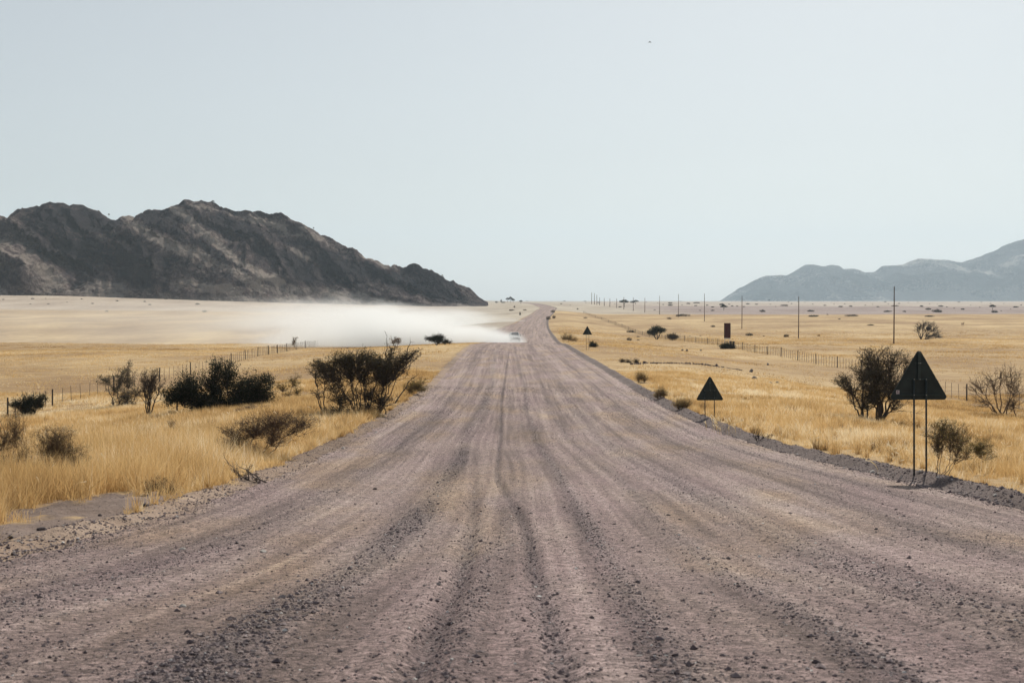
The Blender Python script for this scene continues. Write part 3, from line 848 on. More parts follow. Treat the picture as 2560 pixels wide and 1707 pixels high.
G = [('left verge', -1, 17000, 18, 14, 48, 0.50), ('right verge', 1, 17000, 18, 17, 48, 0.38),
     ('left slope', -1, 42000, 11, 46, 120, 0.34), ('right slope', 1, 42000, 11, 46, 120, 0.30),
     ('left plain', -1, 62000, 7, 112, 420, 0.26), ('right plain', 1, 85000, 7, 112, 560, 0.26)]
GL = {'left verge': 'tall golden dry grass along the left road edge in the foreground',
      'right verge': 'golden dry grass along the right berm in the foreground',
      'left slope': 'golden dry grass around the dark bushes left of the road',
      'right slope': 'golden dry grass around the two nearer triangular signs',
      'left plain': 'short golden grass of the plain by the left fence',
      'right plain': 'short golden grass of the plain by the right fence'}
for nm, sd, n_, nb, a, b, hb in G:
    grass_zone('dry_grass', GL[nm], n_, nb, a, b, sd, hb, 0.10 if b < 60 else (0.2 if b < 130 else 0.45), M['grass'], 0.006)

for nm, sd, n_, lab in (('a', -1, 5200, 'taller separate tussocks of dry grass on the left verge'), ('b', 1, 3600, 'taller separate tussocks of dry grass on the right verge')):
    X, Y = sample_zone(n_, 15, 85, sd)
    k = (bare_mask(X, Y) < 0.6) & (vnoise(X / 2.5, Y / 4, 360) > -0.2)
    X, Y = X[k], Y[k]; nb = 42
    tt_ = np.repeat(rng.normal(0, 0.17, len(X)), nb); hh_ = np.repeat(rng.uniform(0.6, 1.25, len(X)), nb)
    a_ = rng.uniform(0, 6.28, len(X) * nb); r_ = np.abs(rng.normal(0, 0.075, len(X) * nb))
    Xt = np.repeat(X, nb) + np.cos(a_) * r_; Yt = np.repeat(Y, nb) + np.sin(a_) * r_
    h = 0.46 * hh_ * rng.uniform(0.5, 1.2, len(Xt)) * (0.85 if sd > 0 else 1.1) * (1 - 0.35 * sstep(50, 85, Yt))
    o = blades(Xt, Yt, h, np.maximum(0.005, Yt * 0.00033), np.abs(rng.normal(0.1, 0.6, len(Xt))), np.clip(0.5 + tt_ + rng.normal(0, 0.1, len(Xt)) + 0.25 * (np.repeat(vnoise(X / 5, Y / 8, 361), nb)), 0, 0.97), 'grass_tussocks', lab, M['grass'])

def plumes():
    """pale feathery seed heads catching the light"""
    V = []; Fs = []; T = []; n = 0
    spots = []
    for side, cnt in ((-1, 170), (1, 150)):
        X, Y = sample_zone(cnt * 6, 17, 75, side)
        k = (bare_mask(X, Y) < 0.3) & (vnoise(X / 1.6, Y / 2.5, 350) > 0.12)
        spots += list(zip(X[k][:cnt], Y[k][:cnt]))
    for px, py, c in ((2240, 1165, 14), (2200, 1140, 6), (1795, 1060, 16), (1830, 1068, 14), (1815, 1075, 10), (330, 1150, 10), (350, 1160, 10), (290, 1165, 8), (80, 1180, 12), (130, 1165, 8), (510, 1085, 6)):
        x, y, z = hit(px, py + 14)
        for _ in range(c): spots.append((x + rng.normal(0, 0.3), y + rng.normal(0, 0.4)))
    for x, y in spots:
        z = float(ground_z(x, y)); hh = rng.uniform(0.4, 0.72); a = rng.uniform(-0.7, 0.9); ln = rng.uniform(0.25, 0.6)
        wd = max(0.010, y * 0.0004)
        for k in range(5):
            t = k / 4
            cx = x + a * ln * t * t * 0.8; cz = z + hh * (t ** 0.85) - 0.10 * t ** 4
            ww = wd * (0.35 if t < 0.6 else 1.3) * (0.4 if k == 4 else 1)
            V += [(cx - ww / 2, y, cz), (cx + ww / 2, y + 0.01, cz + 0.02)]
            T += [0.6 + 0.4 * t] * 2
        for k in range(4):
            Fs.append((n + 2 * k, n + 2 * k + 1, n + 2 * k + 3, n + 2 * k + 2))
        n += 10
    o = mesh_np('grass_plumes', V, np.array(Fs), M['grass'])
    fattr(o, 'tint', T)
    tag(o, 'pale feathery grass seed heads shining along both verges', 'grass', kind='stuff')
plumes()

# ------------------------------------------------------------------ gravel and stones
def stones_np(X, Y, Z, R, flat=0.6):
    n = len(X)
    base = np.array([[1, 0, 0], [-1, 0, 0], [0, 1, 0], [0, -1, 0], [0, 0, 1], [0, 0, -1.0], [.6, .6, .5], [-.6, -.6, .45]])
    V = base[None] * (1 + rng.uniform(-0.38, 0.38, (n, 8, 3)))
    a = rng.uniform(0, 6.28, n); c, s = np.cos(a)[:, None], np.sin(a)[:, None]
    x = V[:, :, 0] * c - V[:, :, 1] * s; y = V[:, :, 0] * s + V[:, :, 1] * c
    V = np.stack([x, y * rng.uniform(0.6, 1, (n, 1)), V[:, :, 2] * (flat * rng.uniform(0.6, 1.2, (n, 1)))], -1) * R[:, None, None]
    V += np.stack([X, Y, Z + R * flat * 0.35], -1)[:, None, :]
    f = np.array([[0, 2, 6], [2, 4, 6], [4, 0, 6], [2, 1, 4], [1, 7, 4], [1, 3, 7], [3, 4, 7], [3, 0, 4], [2, 0, 5], [1, 2, 5], [3, 1, 5], [0, 3, 5]])
    Fc = f[None] + (np.arange(n) * 8)[:, None, None]
    return V.reshape(-1, 3), Fc.reshape(-1, 3)

def gravel():
    n = 520000
    Y = rng.uniform(4.5 ** 0.35, 95 ** 0.35, n) ** (1 / 0.35)
    X = rng.uniform(-1, 1, n) * (0.37 * Y + 1.0)
    s = X - CL(Y)
    k = (s > -HWL(Y) - 3.6) & (s < HWR(Y) + 1.0) & ((s > -HWL(Y) - 0.6) | (bare_mask(X, Y) > 0.8))
    X, Y, s = X[k], Y[k], s[k]
    h, loose, st = road_fields(X, Y)
    berm = np.exp(-((s - HWR(Y) - 0.35) / 0.45) ** 2) + 1.2 * np.exp(-((s - HWR(Y) + 0.0) / 0.16) ** 2) + 1.0 * np.exp(-((s + HWL(Y) + 0.1) / 0.45) ** 2)
    p = 0.23 + 0.75 * loose ** 1.2 + 0.8 * berm + 0.15 * (vnoise(X * 0.8, Y * 0.3, 401) > 0.15)
    k = rng.uniform(0, 1.35, len(X)) < p
    X, Y, s, h, loose, berm = X[k], Y[k], s[k], h[k], loose[k], berm[k]
    R = np.exp(rng.normal(math.log(0.0048), 0.5, len(X))) * (1 + 0.5 * loose + 1.0 * np.clip(berm, 0, 1))
    R = np.clip(R, 0.0025, 0.032) * np.where((s > HWR(Y) - 0.3) & (rng.uniform(0, 1, len(s)) > 0.8), 1.9, 1.0)
    R = np.maximum(R, Y * 0.00026 * rng.uniform(0.7, 1.3, len(X)))
    on = (s > -HWL(Y)) & (s < HWR(Y))
    Z = ground_z(X, Y) + np.where(on, h + 0.012, 0.0)
    V, Fc = stones_np(X, Y, Z, R)
    o = mesh_np('gravel', V, Fc, M['gravel'])
    t = np.clip(rng.beta(2.0, 2.6, len(X)) + 0.12 * np.clip(berm, 0, 1) * (rng.uniform(0, 1, len(X)) > .6), 0, 0.95)
    t = np.where(rng.uniform(0, 1, len(X)) > 0.985, 1.0, t)
    fattr(o, 'tint', np.repeat(t, 8))
    tag(o, 'loose mauve and grey gravel scattered over the road and its edges', 'gravel', kind='stuff')
gravel()

import bmesh
def rock_mesh(seed, sub=2, flat=0.65):
    bm = bmesh.new(); bmesh.ops.create_icosphere(bm, subdivisions=sub, radius=1.0)
    r = random.Random(seed)
    cuts = [(Vector((r.uniform(-1, 1), r.uniform(-1, 1), r.uniform(-0.4, 1))).normalized(), r.uniform(0.55, 0.85)) for _ in range(7)]
    for v in bm.verts:
        for nrm, d in cuts:
            e = v.co.dot(nrm) - d
            if e > 0: v.co -= nrm * e * 0.9
        v.co *= 1 + r.uniform(-0.05, 0.05)
        v.co.z *= flat
    me = bpy.data.meshes.new('stone'); bm.to_mesh(me); bm.free()
    return me

SM = {k: [rock_mesh(i * 7 + j) for i in range(4)] for j, k in enumerate(('dark', 'pale', 'rock'))}
for k, mt in (('dark', 'stone_dark'), ('pale', 'stone_pale'), ('rock', 'rock')):
    for me in SM[k]: me.materials.append(M[mt])

ST_DARK = [(555, 1391, 14), (34, 1389, 20), (69, 1490, 16), (77, 1512, 18), (103, 1326, 22), (27, 1345, 18), (365, 1265, 16), (402, 1674, 16), (838, 1565, 14), (842, 1577, 12), (256, 1540, 12), (377, 1477, 11), (1179, 1498, 15), (1298, 1272, 9), (1326, 1287, 14), (1657, 1326, 12), (1671, 1290, 14), (937, 1225, 13), (1479, 1367, 13), (1033, 1530, 17), (2040, 1556, 16), (2190, 1325, 14), (1806, 1400, 15), (1822, 1398, 15), (1857, 1411, 12), (2040, 1422, 17), (2258, 1470, 17), (2236, 1486, 14), (2212, 1501, 14), (2091, 1406, 13), (2239, 1276, 12), (2272, 1327, 11), (1791, 1523, 18), (1912, 1675, 22), (2168, 1605, 16), (1700, 1300, 9), (1950, 1560, 10), (2310, 1560, 12), (2420, 1630, 15), (700, 1330, 8), (490, 1320, 9), (250, 1290, 12)]
ST_PALE = [(455, 1376, 18), (658, 1383, 20), (455, 1519, 20), (683, 1500, 12), (1280, 1367, 14), (2051, 1475, 16), (2161, 1574, 14), (2135, 1412, 10), (2181, 1182, 16), (2300, 1181, 14), (1745, 1373, 11), (2030, 1655, 14), (130, 1656, 11), (320, 1400, 8), (25, 1492, 12), (858, 1122, 10), (940, 1082, 8), (2488, 1240, 12)]
def stone_label(px, py, wpx, kind, lst):
    x, y, z = hit(px, py, 4.0)
    s = x - float(CL(y))
    if y < 9.5: far = 'closest to the camera'
    elif y < 14: far = 'in the near foreground'
    elif y < 24: far = 'in the middle foreground'
    else: far = 'farther up the road'
    if s < -5.6: lat = 'by the sandy left rim'
    elif s < -3.4: lat = 'on the left lane'
    elif s < -1.2: lat = 'beside the centre wheel ruts'
    elif s < 2.6: lat = 'right of the wheel ruts'
    else: lat = 'toward the right road edge'
    return (far, lat)
def rank_word(i, n):
    if n == 1: return ''
    if n == 2: return ('left one of two', 'right one of two')[i]
    if i == 0: return 'leftmost'
    if i == n - 1: return 'rightmost'
    w_ = ['', 'second', 'third', 'fourth', 'fifth', 'sixth', 'seventh', 'eighth', 'ninth', 'tenth', 'eleventh', 'twelfth']
    return (w_[i] + ' from left') if i <= (n - 1) // 2 else (w_[n - 1 - i] + ' from right')
for kind, lst, lab, grp in (('dark', ST_DARK, 'small dark stone lying loose on the gravel road', 'dark stones loose on the road'), ('pale', ST_PALE, 'small pale stone lying loose on the gravel road', 'pale stones loose on the road')):
    keys = [stone_label(*q, kind, lst) for q in lst]
    for i, (px, py, wpx) in enumerate(lst):
        same = sorted([j for j in range(len(lst)) if keys[j] == keys[i]], key=lambda j: lst[j][0])
        rw = rank_word(same.index(i), len(same))
        lab = (kind + ' loose stone ' + keys[i][1] + ', ' + keys[i][0] + (', ' + rw if rw else ''))
        x, y, z = hit(px, py, 4.0)
        o = bpy.data.objects.new('stone', SM[kind][i % 4]); COL.objects.link(o)
        r = wpx / 2 * y / F * 1.05
        o.location = (x, y, z + r * 0.32); o.scale = (r * 1.05, r * 0.85, r); o.rotation_euler = (0, 0, i * 1.7)
        tag(o, lab, 'stone', grp)
ROCKS = [(1887, 951, 16, 'grey rock in the grass, tallest of those right of the middle sign'), (1926, 962, 13, 'low pale rock in the grass between the tall grey rock and the big thorn bush'), (1944, 962, 14, 'flat grey rock in the grass just right of the low pale rock'), (1878, 930, 12, 'small dark rock in the grass up slope from the tall grey rock'), (1920, 913, 9, 'smallest dark rock in the grass below the right fence'),
         (265, 1092, 20, 'pale two-toned rock in the tall grass left of the road'), (237, 1098, 9, 'small white rock in the grass beside the two-toned rock'), (1717, 878, 8, 'tiny dark rock in the grass below the red board'), (1706, 877, 7, 'tiny dark rock left of another one in the grass below the red board'), (1752, 877, 6, 'tiny dark rock alone in the grass right of the pair below the red board')]
for i, (px, py, wpx, lab) in enumerate(ROCKS):
    x, y, z = hit(px, py)
    o = bpy.data.objects.new('rock', SM['rock'][i % 4]); COL.objects.link(o)
    r = wpx / 2 * y / F
    o.location = (x, y, z + r * 0.55); o.scale = (r, r * 0.8, r * 1.25); o.rotation_euler = (0.2, 0.25, i * 1.3)
    tag(o, lab, 'rock')

def stone_line():
    """the low stony rim of an old graded track on the right, and crumbs along it"""
    pts = [(1577, 913), (1600, 911), (1640, 910), (1680, 910), (1720, 911), (1760, 914), (1790, 918), (1830, 924), (1855, 928)]
    X = []; Y = []; R = []
    for i in range(len(pts) - 1):
        a = hit(*pts[i]); b = hit(*pts[i + 1])
        m = 90
        t = rng.uniform(0, 1, m)
        X += list(a[0] + (b[0] - a[0]) * t + rng.normal(0, 0.06, m)); Y += list(a[1] + (b[1] - a[1]) * t + rng.normal(0, 0.5, m))
        R += list(np.exp(rng.normal(math.log(0.045), 0.4, m)) * (1 if i < 6 else 0.7))
    X = np.array(X); Y = np.array(Y); R = np.array(R)
    V, Fc = stones_np(X, Y, ground_z(X, Y) + 0.10, R, 0.9)
    o = mesh_np('stone_rim', V, Fc, M['gravel']); fattr(o, 'tint', np.repeat(rng.uniform(0, 0.35, len(X)), 8))
    tag(o, 'thin dark curved rim of stones across the grass right of the road', 'stones', kind='stuff')
stone_line()

# ------------------------------------------------------------------ plants
def seg_mesh(name, P0, P1, R0, R1, mat, parent, sides=3):
    P0 = np.asarray(P0, float); P1 = np.asarray(P1, float); R0 = np.asarray(R0, float); R1 = np.asarray(R1, float)
    d = P1 - P0; L = np.linalg.norm(d, axis=1, keepdims=True) + 1e-9; d = d / L
    ref = np.where(np.abs(d[:, 2:3]) > 0.9, np.array([[1.0, 0, 0]]), np.array([[0, 0, 1.0]]))
    a = np.cross(d, ref); a /= np.linalg.norm(a, axis=1, keepdims=True) + 1e-9
    b = np.cross(d, a)
    V = []
    for P, R in ((P0, R0), (P1, R1)):
        for k in range(sides):
            t = 2 * math.pi * k / sides
            V.append(P + (a * math.cos(t) + b * math.sin(t)) * R[:, None])
    V = np.stack(V, 1)
    n = len(P0)
    f = np.array([[k, (k + 1) % sides, sides + (k + 1) % sides, sides + k] for k in range(sides)])
    Fc = f[None] + (np.arange(n) * 2 * sides)[:, None, None]
    return mesh_np(name, V.reshape(-1, 3), Fc.reshape(-1, 4), mat, parent, smooth=sides > 4)

def leaf_mesh(name, C, S, mat, parent, up=0.0):
    n = len(C); C = np.asarray(C, float)
    q = rng.normal(0, 1, (n, 3)); q /= np.linalg.norm(q, axis=1, keepdims=True)
    r = rng.normal(0, 1, (n, 3)); r[:, 2] += up; r -= q * (q * r).sum(1, keepdims=True); r /= np.linalg.norm(r, axis=1, keepdims=True)
    S = np.asarray(S)[:, None]
    V = np.stack([C - q * S * 0.5, C + r * S * 0.9, C + q * S * 0.5], 1)
    o = mesh_np(name, V.reshape(-1, 3), np.arange(3 * n).reshape(-1, 3), mat, parent)
    fattr(o, 'tint', np.repeat(rng.uniform(0, 1, n), 3))
    return o

def curve_pts(a, b, bow, n, jit, R):
    t = np.linspace(0, 1, n + 1)[:, None]
    p = a + (b - a) * t + bow * (4 * t * (1 - t))
    p[1:-1] += R.normal(0, jit, (n - 1, 3))
    return p

def plant(name, label, cat, base, stems, clumps, wood, leaf, seed, r0=0.05, leafs=0.05, twig=0.008, group=None, Y=None, shoots=(), sub=5, trunkname='trunk', crownname='foliage', upleaf=0.0, twist=0.12, lo=6, spread=1.1, flat=0.7, wide=1.15, dense=1.0):
    """base: picture point of the foot; stems: list of x (px) or (x, dy px) of stem feet; clumps: (cx, cy, rx, ry, n_twigs, n_leaves, stem)"""
    R = np.random.default_rng(seed)
    if Y is None: bx, by, bz = hit(*base)
    else:
        bx, by, bz = at(base[0], base[1], Y); bz = float(ground_z(bx, by))
    k = by / F
    root = empty(name, (bx, by, bz)); tag(root, label, cat, group)
    cpx, cpy = base
    limbs = {}                              # one mesh per stem
    def limb(si): return limbs.setdefault(si, ([], [], [], []))
    W0, W1, WR0, WR1 = [], [], [], []       # twigs
    LC, LS = [], []
    feet = []
    for s in stems:
        sx = s[0] if isinstance(s, tuple) else s; dy = s[1] if isinstance(s, tuple) else 0.0
        X = (sx - cpx) * k; Yy = dy * k * 8
        feet.append(np.array([X, Yy, float(ground_z(bx + X, by + Yy)) - bz - 0.03]))
    for (cx, cy, rx, ry, ntw, nl, si) in clumps:
        rx *= wide; ntw = int(ntw * dense)
        foot = feet[si]
        C = np.array([(cx - cpx) * k, foot[1] + R.uniform(-0.5, 0.5) * min(rx, 60) * k, (cpy - cy) * k])
        ex = np.array([rx * k, min(rx * k * 0.9, 2.5), ry * k])
        end = C + np.array([0, 0, -0.25 * ex[2]])
        span = np.linalg.norm(end - foot)
        side = (end - foot) * np.array([1, 1, 0])
        bow = -0.06 * side + np.array([0, 0, 0.08 * span]) * R.uniform(-1, 1) + R.normal(0, 0.04 * span, 3)
        p = curve_pts(foot, end, bow, 9, 0.018 * span, R)
        rr = r0 * (1 - 0.72 * np.linspace(0, 1, 10)) * (0.75 + 0.25 * min(1.5, rx / 25))
        for L_, v_ in zip(limb(si), (p[:-1], p[1:], rr[:-1], rr[1:])): L_.extend(v_)
        for _ in range(ntw):
            a = p[R.integers(lo, 10)] if span > 0.4 else p[R.integers(1, 10)]
            u = R.normal(0, 1, 3); u /= np.linalg.norm(u) + 1e-9
            rad = R.uniform(0.25, 1.0) ** 0.45
            b = C + u * ex * rad * spread
            b[2] = max(b[2], 0.03)
            ln = np.linalg.norm(b - a)
            q = curve_pts(a, b, R.normal(0, twist * ln, 3), 4, 0.04 * ln, R)
            r1 = twig * 1.8; rq = np.linspace(r1, twig * 0.6, 5)
            W0 += list(q[:-1]); W1 += list(q[1:]); WR0 += list(rq[:-1]); WR1 += list(rq[1:])
            for _s in range(sub):
                j = R.integers(1, 5); a2 = q[j]
                dirn = R.normal(0, 1, 3) * np.array([1, 1, flat]) + 0.5 * (b - a) / (ln + 1e-6) + np.array([0, 0, 0.35])
                dirn /= np.linalg.norm(dirn); l2 = R.uniform(0.25, 0.75) * ex.mean() * 0.75
                mid = a2 + dirn * l2 * 0.5 + R.normal(0, 0.08 * l2, 3); b2 = a2 + dirn * l2
                W0 += [a2, mid]; W1 += [mid, b2]; WR0 += [twig * 0.8, twig * 0.55]; WR1 += [twig * 0.55, twig * 0.3]
                if nl:
                    m = max(1, int(nl))
                    tt = R.uniform(0.1, 1.1, m)[:, None]
                    pos = a2 + (b2 - a2) * tt + R.normal(0, leafs * 1.6, (m, 3))
                    LC += list(pos); LS += list(leafs * R.uniform(0.6, 1.5, m))
    for (x0, y0, x1, y1, si, rad) in shoots:       # single bare branches between picture points
        a = np.array([(x0 - cpx) * k, feet[si][1], (cpy - y0) * k]); b = np.array([(x1 - cpx) * k, feet[si][1] + R.normal(0, 0.1), (cpy - y1) * k])
        ln = np.linalg.norm(b - a)
        q = curve_pts(a, b, R.normal(0, 0.06 * ln, 3), 7, 0.025 * ln, R); rq = np.linspace(rad, rad * 0.25, 8)
        for L_, v_ in zip(limb(si), (q[:-1], q[1:], rq[:-1], rq[1:])): L_.extend(v_)
        for _ in range(9):
            j = R.integers(2, 8); dirn = (b - a) / ln + R.normal(0, 0.6, 3); l2 = ln * R.uniform(0.06, 0.2)
            W0.append(q[j]); W1.append(q[j] + dirn * l2); WR0.append(twig); WR1.append(twig * 0.4)
    for si in sorted(limbs): seg_mesh(trunkname, *limbs[si], wood, root, 6)
    if nl_any(clumps):
        seg_mesh('twigs', W0, W1, WR0, WR1, wood, root, 3)
        leaf_mesh(crownname, LC, LS, leaf, root, upleaf)
    else:
        seg_mesh('twigs', W0, W1, WR0, WR1, wood, root, 3)
    return root

def nl_any(cl): return any(c[5] for c in cl)

WD, WG, WB = M['wood_dark'], M['wood_grey'], M['wood_brown']
# --- left of the road
plant('thorn_tree', 'wide dark many-stemmed thorn tree left of the road crest', 'tree', (905, 1040),
      [852, (890, 2), (915, 4), (940, 8), (797, 9), (962, 5)],
      [(795, 909, 20, 9, 26, 4, 1), (822, 915, 22, 10, 26, 4, 1), (853, 897, 29, 14, 56, 7, 1), (880, 903, 24, 14, 30, 4, 1), (903, 888, 26, 13, 34, 4, 2), (925, 905, 26, 16, 34, 5, 2), (947, 905, 30, 18, 50, 6, 2), (968, 915, 26, 18, 40, 5, 3), (1006, 895, 26, 16, 30, 4, 3), (972, 876, 22, 9, 14, 2, 3), (1030, 884, 18, 8, 14, 2, 3), (990, 925, 20, 16, 20, 3, 3),
       (830, 928, 28, 12, 30, 3, 1), (776, 928, 24, 8, 16, 3, 4), (800, 945, 22, 12, 16, 2, 4), (868, 930, 26, 12, 26, 3, 1), (905, 940, 32, 18, 34, 3, 2), (955, 945, 30, 18, 30, 3, 3), (862, 985, 34, 24, 34, 3, 0), (916, 980, 32, 24, 30, 3, 2), (850, 1028, 30, 14, 36, 5, 0), (947, 995, 28, 22, 24, 2, 3), (788, 985, 20, 14, 8, 2, 4), (908, 1020, 30, 14, 20, 3, 2), (955, 1015, 26, 12, 14, 2, 5), (830, 965, 24, 18, 20, 2, 0)],
      WD, M['leaf_brush'], 11, 0.030, 0.042, 0.008, wide=1.38, dense=1.6, flat=0.45,
      shoots=[(968, 905, 962, 842, 3, 0.03), (985, 1010, 1040, 940, 5, 0.035), (1000, 905, 1022, 856, 3, 0.035), (1010, 900, 1052, 874, 3, 0.04), (885, 890, 868, 868, 1, 0.02)])
plant('bushy_shrub', 'large near-black green shrub mass, widest left of the thorn tree', 'shrub', (560, 1027),
      [440, 480, 530, 580, 630, (660, 4)],
      [(445, 985, 38, 34, 60, 16, 0), (480, 965, 34, 36, 60, 16, 1), (540, 955, 34, 50, 60, 16, 2), (565, 925, 28, 26, 44, 9, 3), (600, 975, 40, 40, 70, 16, 3), (645, 970, 34, 38, 60, 14, 4), (500, 1000, 50, 26, 60, 16, 1), (570, 1005, 50, 22, 60, 16, 3), (640, 1000, 38, 22, 50, 16, 5), (545, 912, 14, 18, 16, 6, 2), (665, 945, 16, 20, 18, 7, 5)],
      WD, M['leaf_black'], 12, 0.05, 0.058, 0.010, upleaf=1.2)
plant('small_tree', 'small upright tree with forked dark trunk and thin brown crown on the left', 'tree', (373, 1045),
      [372],
      [(372, 955, 22, 26, 44, 3, 0), (385, 935, 26, 20, 34, 3, 0), (400, 960, 20, 18, 16, 2, 0), (360, 950, 12, 24, 20, 2, 0), (372, 985, 12, 10, 10, 2, 0)],
      WD, M['leaf_brown'], 13, 0.05, 0.035, 0.010, lo=4)
plant('dry_bush', 'tall feathery dark bush with bare arching stems behind the small forked tree', 'shrub', (305, 1014),
      [285, 300, 318, 330],
      [(300, 935, 26, 22, 34, 6, 1), (262, 948, 22, 10, 22, 6, 0), (325, 940, 18, 26, 30, 6, 2), (310, 985, 34, 22, 40, 6, 2), (345, 975, 22, 24, 24, 4, 3), (290, 965, 20, 18, 20, 5, 0), (322, 1003, 34, 10, 26, 7, 2), (322, 910, 10, 12, 8, 4, 2)],
      WG, M['leaf_dark'], 14, 0.045, 0.05, 0.010, upleaf=1.0)
plant('round_shrub', 'compact blackish green shrub alone by the fence at far left', 'shrub', (70, 1042),
      [62, 72, 80],
      [(50, 1010, 22, 14, 30, 14, 0), (72, 1005, 26, 18, 44, 16, 1), (95, 1002, 20, 16, 30, 14, 2), (105, 992, 10, 10, 12, 8, 2), (68, 1025, 26, 12, 34, 14, 1), (32, 1012, 10, 6, 8, 8, 0)],
      WD, M['leaf_black'], 15, 0.05, 0.05, 0.010)
plant('twiggy_bush', 'sprawling grey-brown twiggy bush on the left verge, nearest the road', 'shrub', (628, 1150),
      [600, 628, 640, 655],
      [(590, 1105, 36, 26, 60, 3, 0), (575, 1075, 26, 18, 22, 2, 0), (640, 1070, 48, 30, 70, 3, 1), (700, 1050, 46, 20, 60, 4, 3), (760, 1055, 34, 18, 36, 4, 3), (690, 1095, 34, 24, 34, 2, 2), (620, 1125, 30, 18, 30, 2, 1), (560, 1110, 14, 12, 12, 2, 0)],
      WB, M['leaf_brown'], 16, 0.018, 0.015, 0.004, sub=8, wide=1.3, dense=1.5)
plant('dead_branches', 'tangle of dead grey branches lying at the left road edge', 'branch', (632, 1205),
      [(610, -1), 625, 645],
      [(590, 1165, 18, 18, 7, 0, 0), (620, 1170, 12, 16, 8, 0, 1), (640, 1192, 22, 8, 8, 0, 2), (607, 1190, 12, 8, 6, 0, 1)],
      WG, None, 17, 0.018, 0.01, 0.005, shoots=[(640, 1206, 565, 1142, 1, 0.014), (650, 1206, 595, 1165, 2, 0.02), (668, 1207, 612, 1180, 2, 0.018)], trunkname='branch', sub=2)
plant('grassy_bush', 'tall brown grassy bush in the left foreground by the bare patch', 'shrub', (170, 1208),
      [140, 160, 180, 195],
      [(130, 1110, 46, 44, 110, 8, 0), (165, 1135, 46, 46, 140, 9, 1), (150, 1085, 34, 24, 50, 4, 0), (195, 1165, 30, 34, 90, 8, 2), (205, 1185, 20, 20, 50, 7, 3), (110, 1160, 34, 30, 60, 6, 0)],
      WB, M['leaf_brush2'], 18, 0.008, 0.014, 0.0026, upleaf=1.2, wide=1.2)
plant('grassy_bush', 'dark brown weedy bush cut off by the left picture edge', 'shrub', (25, 1212),
      [0, 25, 45],
      [(8, 1085, 36, 56, 80, 5, 0), (40, 1070, 26, 44, 60, 5, 1), (62, 1130, 28, 40, 60, 6, 2), (5, 1150, 30, 40, 60, 7, 0), (40, 1165, 26, 34, 50, 7, 1), (45, 1035, 12, 22, 12, 2, 1)],
      WB, M['leaf_brush2'], 118, 0.008, 0.013, 0.0026, upleaf=1.2)
plant('grassy_bush', 'low brown weeds at the sandy rim just left of the dead branches', 'shrub', (400, 1235),
      [375, 400, 425],
      [(372, 1215, 16, 18, 30, 5, 0), (400, 1210, 18, 20, 40, 5, 1), (430, 1222, 16, 14, 26, 5, 2)],
      WB, M['leaf_brown'], 119, 0.006, 0.011, 0.0022, upleaf=1.4)
plant('weed_sapling', 'thin leafless sapling in the grass between the dark shrub and the road edge grass', 'sapling', (429, 1105),
      [429], [(432, 1058, 12, 14, 22, 3, 0), (445, 1085, 12, 12, 12, 3, 0), (425, 1075, 8, 10, 8, 1, 0)], WB, M['leaf_brown'], 19, 0.014, 0.016, 0.005)
plant('olive_shrub', 'small olive shrub right beside the thorn tree at the road edge', 'shrub', (1040, 985),
      [1030, 1042], [(1042, 962, 26, 18, 60, 12, 1), (1025, 970, 16, 14, 26, 10, 0), (1056, 975, 12, 9, 16, 8, 1)], WB, M['leaf_olive'], 20, 0.02, 0.03, 0.006, upleaf=1.0)
plant('sparse_shrub', 'loose green shrub between the dark shrub mass and the thorn tree', 'shrub', (725, 995),
      [705, 725, 745], [(735, 950, 14, 16, 26, 9, 1), (708, 965, 18, 12, 24, 8, 0), (742, 978, 14, 18, 22, 8, 2), (722, 985, 16, 9, 12, 5, 1)], WB, M['leaf_olive'], 21, 0.02, 0.034, 0.007, upleaf=0.8)
plant('dead_brush', 'low grey dead brush at the foot of the large dark shrub', 'shrub', (620, 1036),
      [600, 625, 650], [(600, 1024, 16, 9, 26, 0, 0), (625, 1018, 24, 9, 34, 0, 1), (660, 1015, 18, 16, 22, 0, 2)], WG, None, 22, 0.018, 0.02, 0.007)
# --- crest and dip on the left
plant('umbrella_acacia', 'flat-topped acacia standing on the road crest in front of the dust', 'tree', (1100, 858),
      [1092, 1112], [(1078, 842, 14, 4, 26, 9, 0), (1098, 838, 16, 5, 40, 10, 0), (1114, 849, 14, 4, 20, 8, 1), (1095, 848, 12, 4, 16, 6, 0)], WD, M['leaf_black'], 23, 0.09, 0.10, 0.03, Y=225)
plant('bare_tree', 'pale bare vase-shaped tree by the left fence in front of dust', 'tree', (990, 865),
      [988, 992], [(983, 846, 10, 8, 22, 1, 0), (996, 846, 11, 8, 22, 1, 1), (990, 842, 12, 4, 14, 1, 0)], WB, M['leaf_tan'], 24, 0.06, 0.06, 0.02, Y=215)
plant('round_bush', 'low dark round bush just right of the left gate posts', 'shrub', (872, 860),
      [868, 878], [(868, 855, 12, 5, 40, 8, 0), (885, 857, 9, 3, 18, 6, 1)], WD, M['leaf_far'], 25, 0.03, 0.12, 0.03, Y=300)
plant('dead_tree', 'slender dead tree standing right behind the left fence', 'tree', (736, 865),
      [736], [(733, 850, 5, 8, 16, 1, 0), (738, 840, 6, 5, 12, 1, 0)], WB, M['leaf_tan'], 26, 0.06, 0.07, 0.03, Y=262)
plant('faint_tree', 'thin faint tree with two stems and small round crowns in the dust', 'tree', (798, 862),
      [796, 801], [(795, 832, 5, 6, 16, 4, 0), (803, 830, 7, 6, 22, 5, 1)], WB, M['leaf_brown'], 27, 0.07, 0.12, 0.03, Y=330)
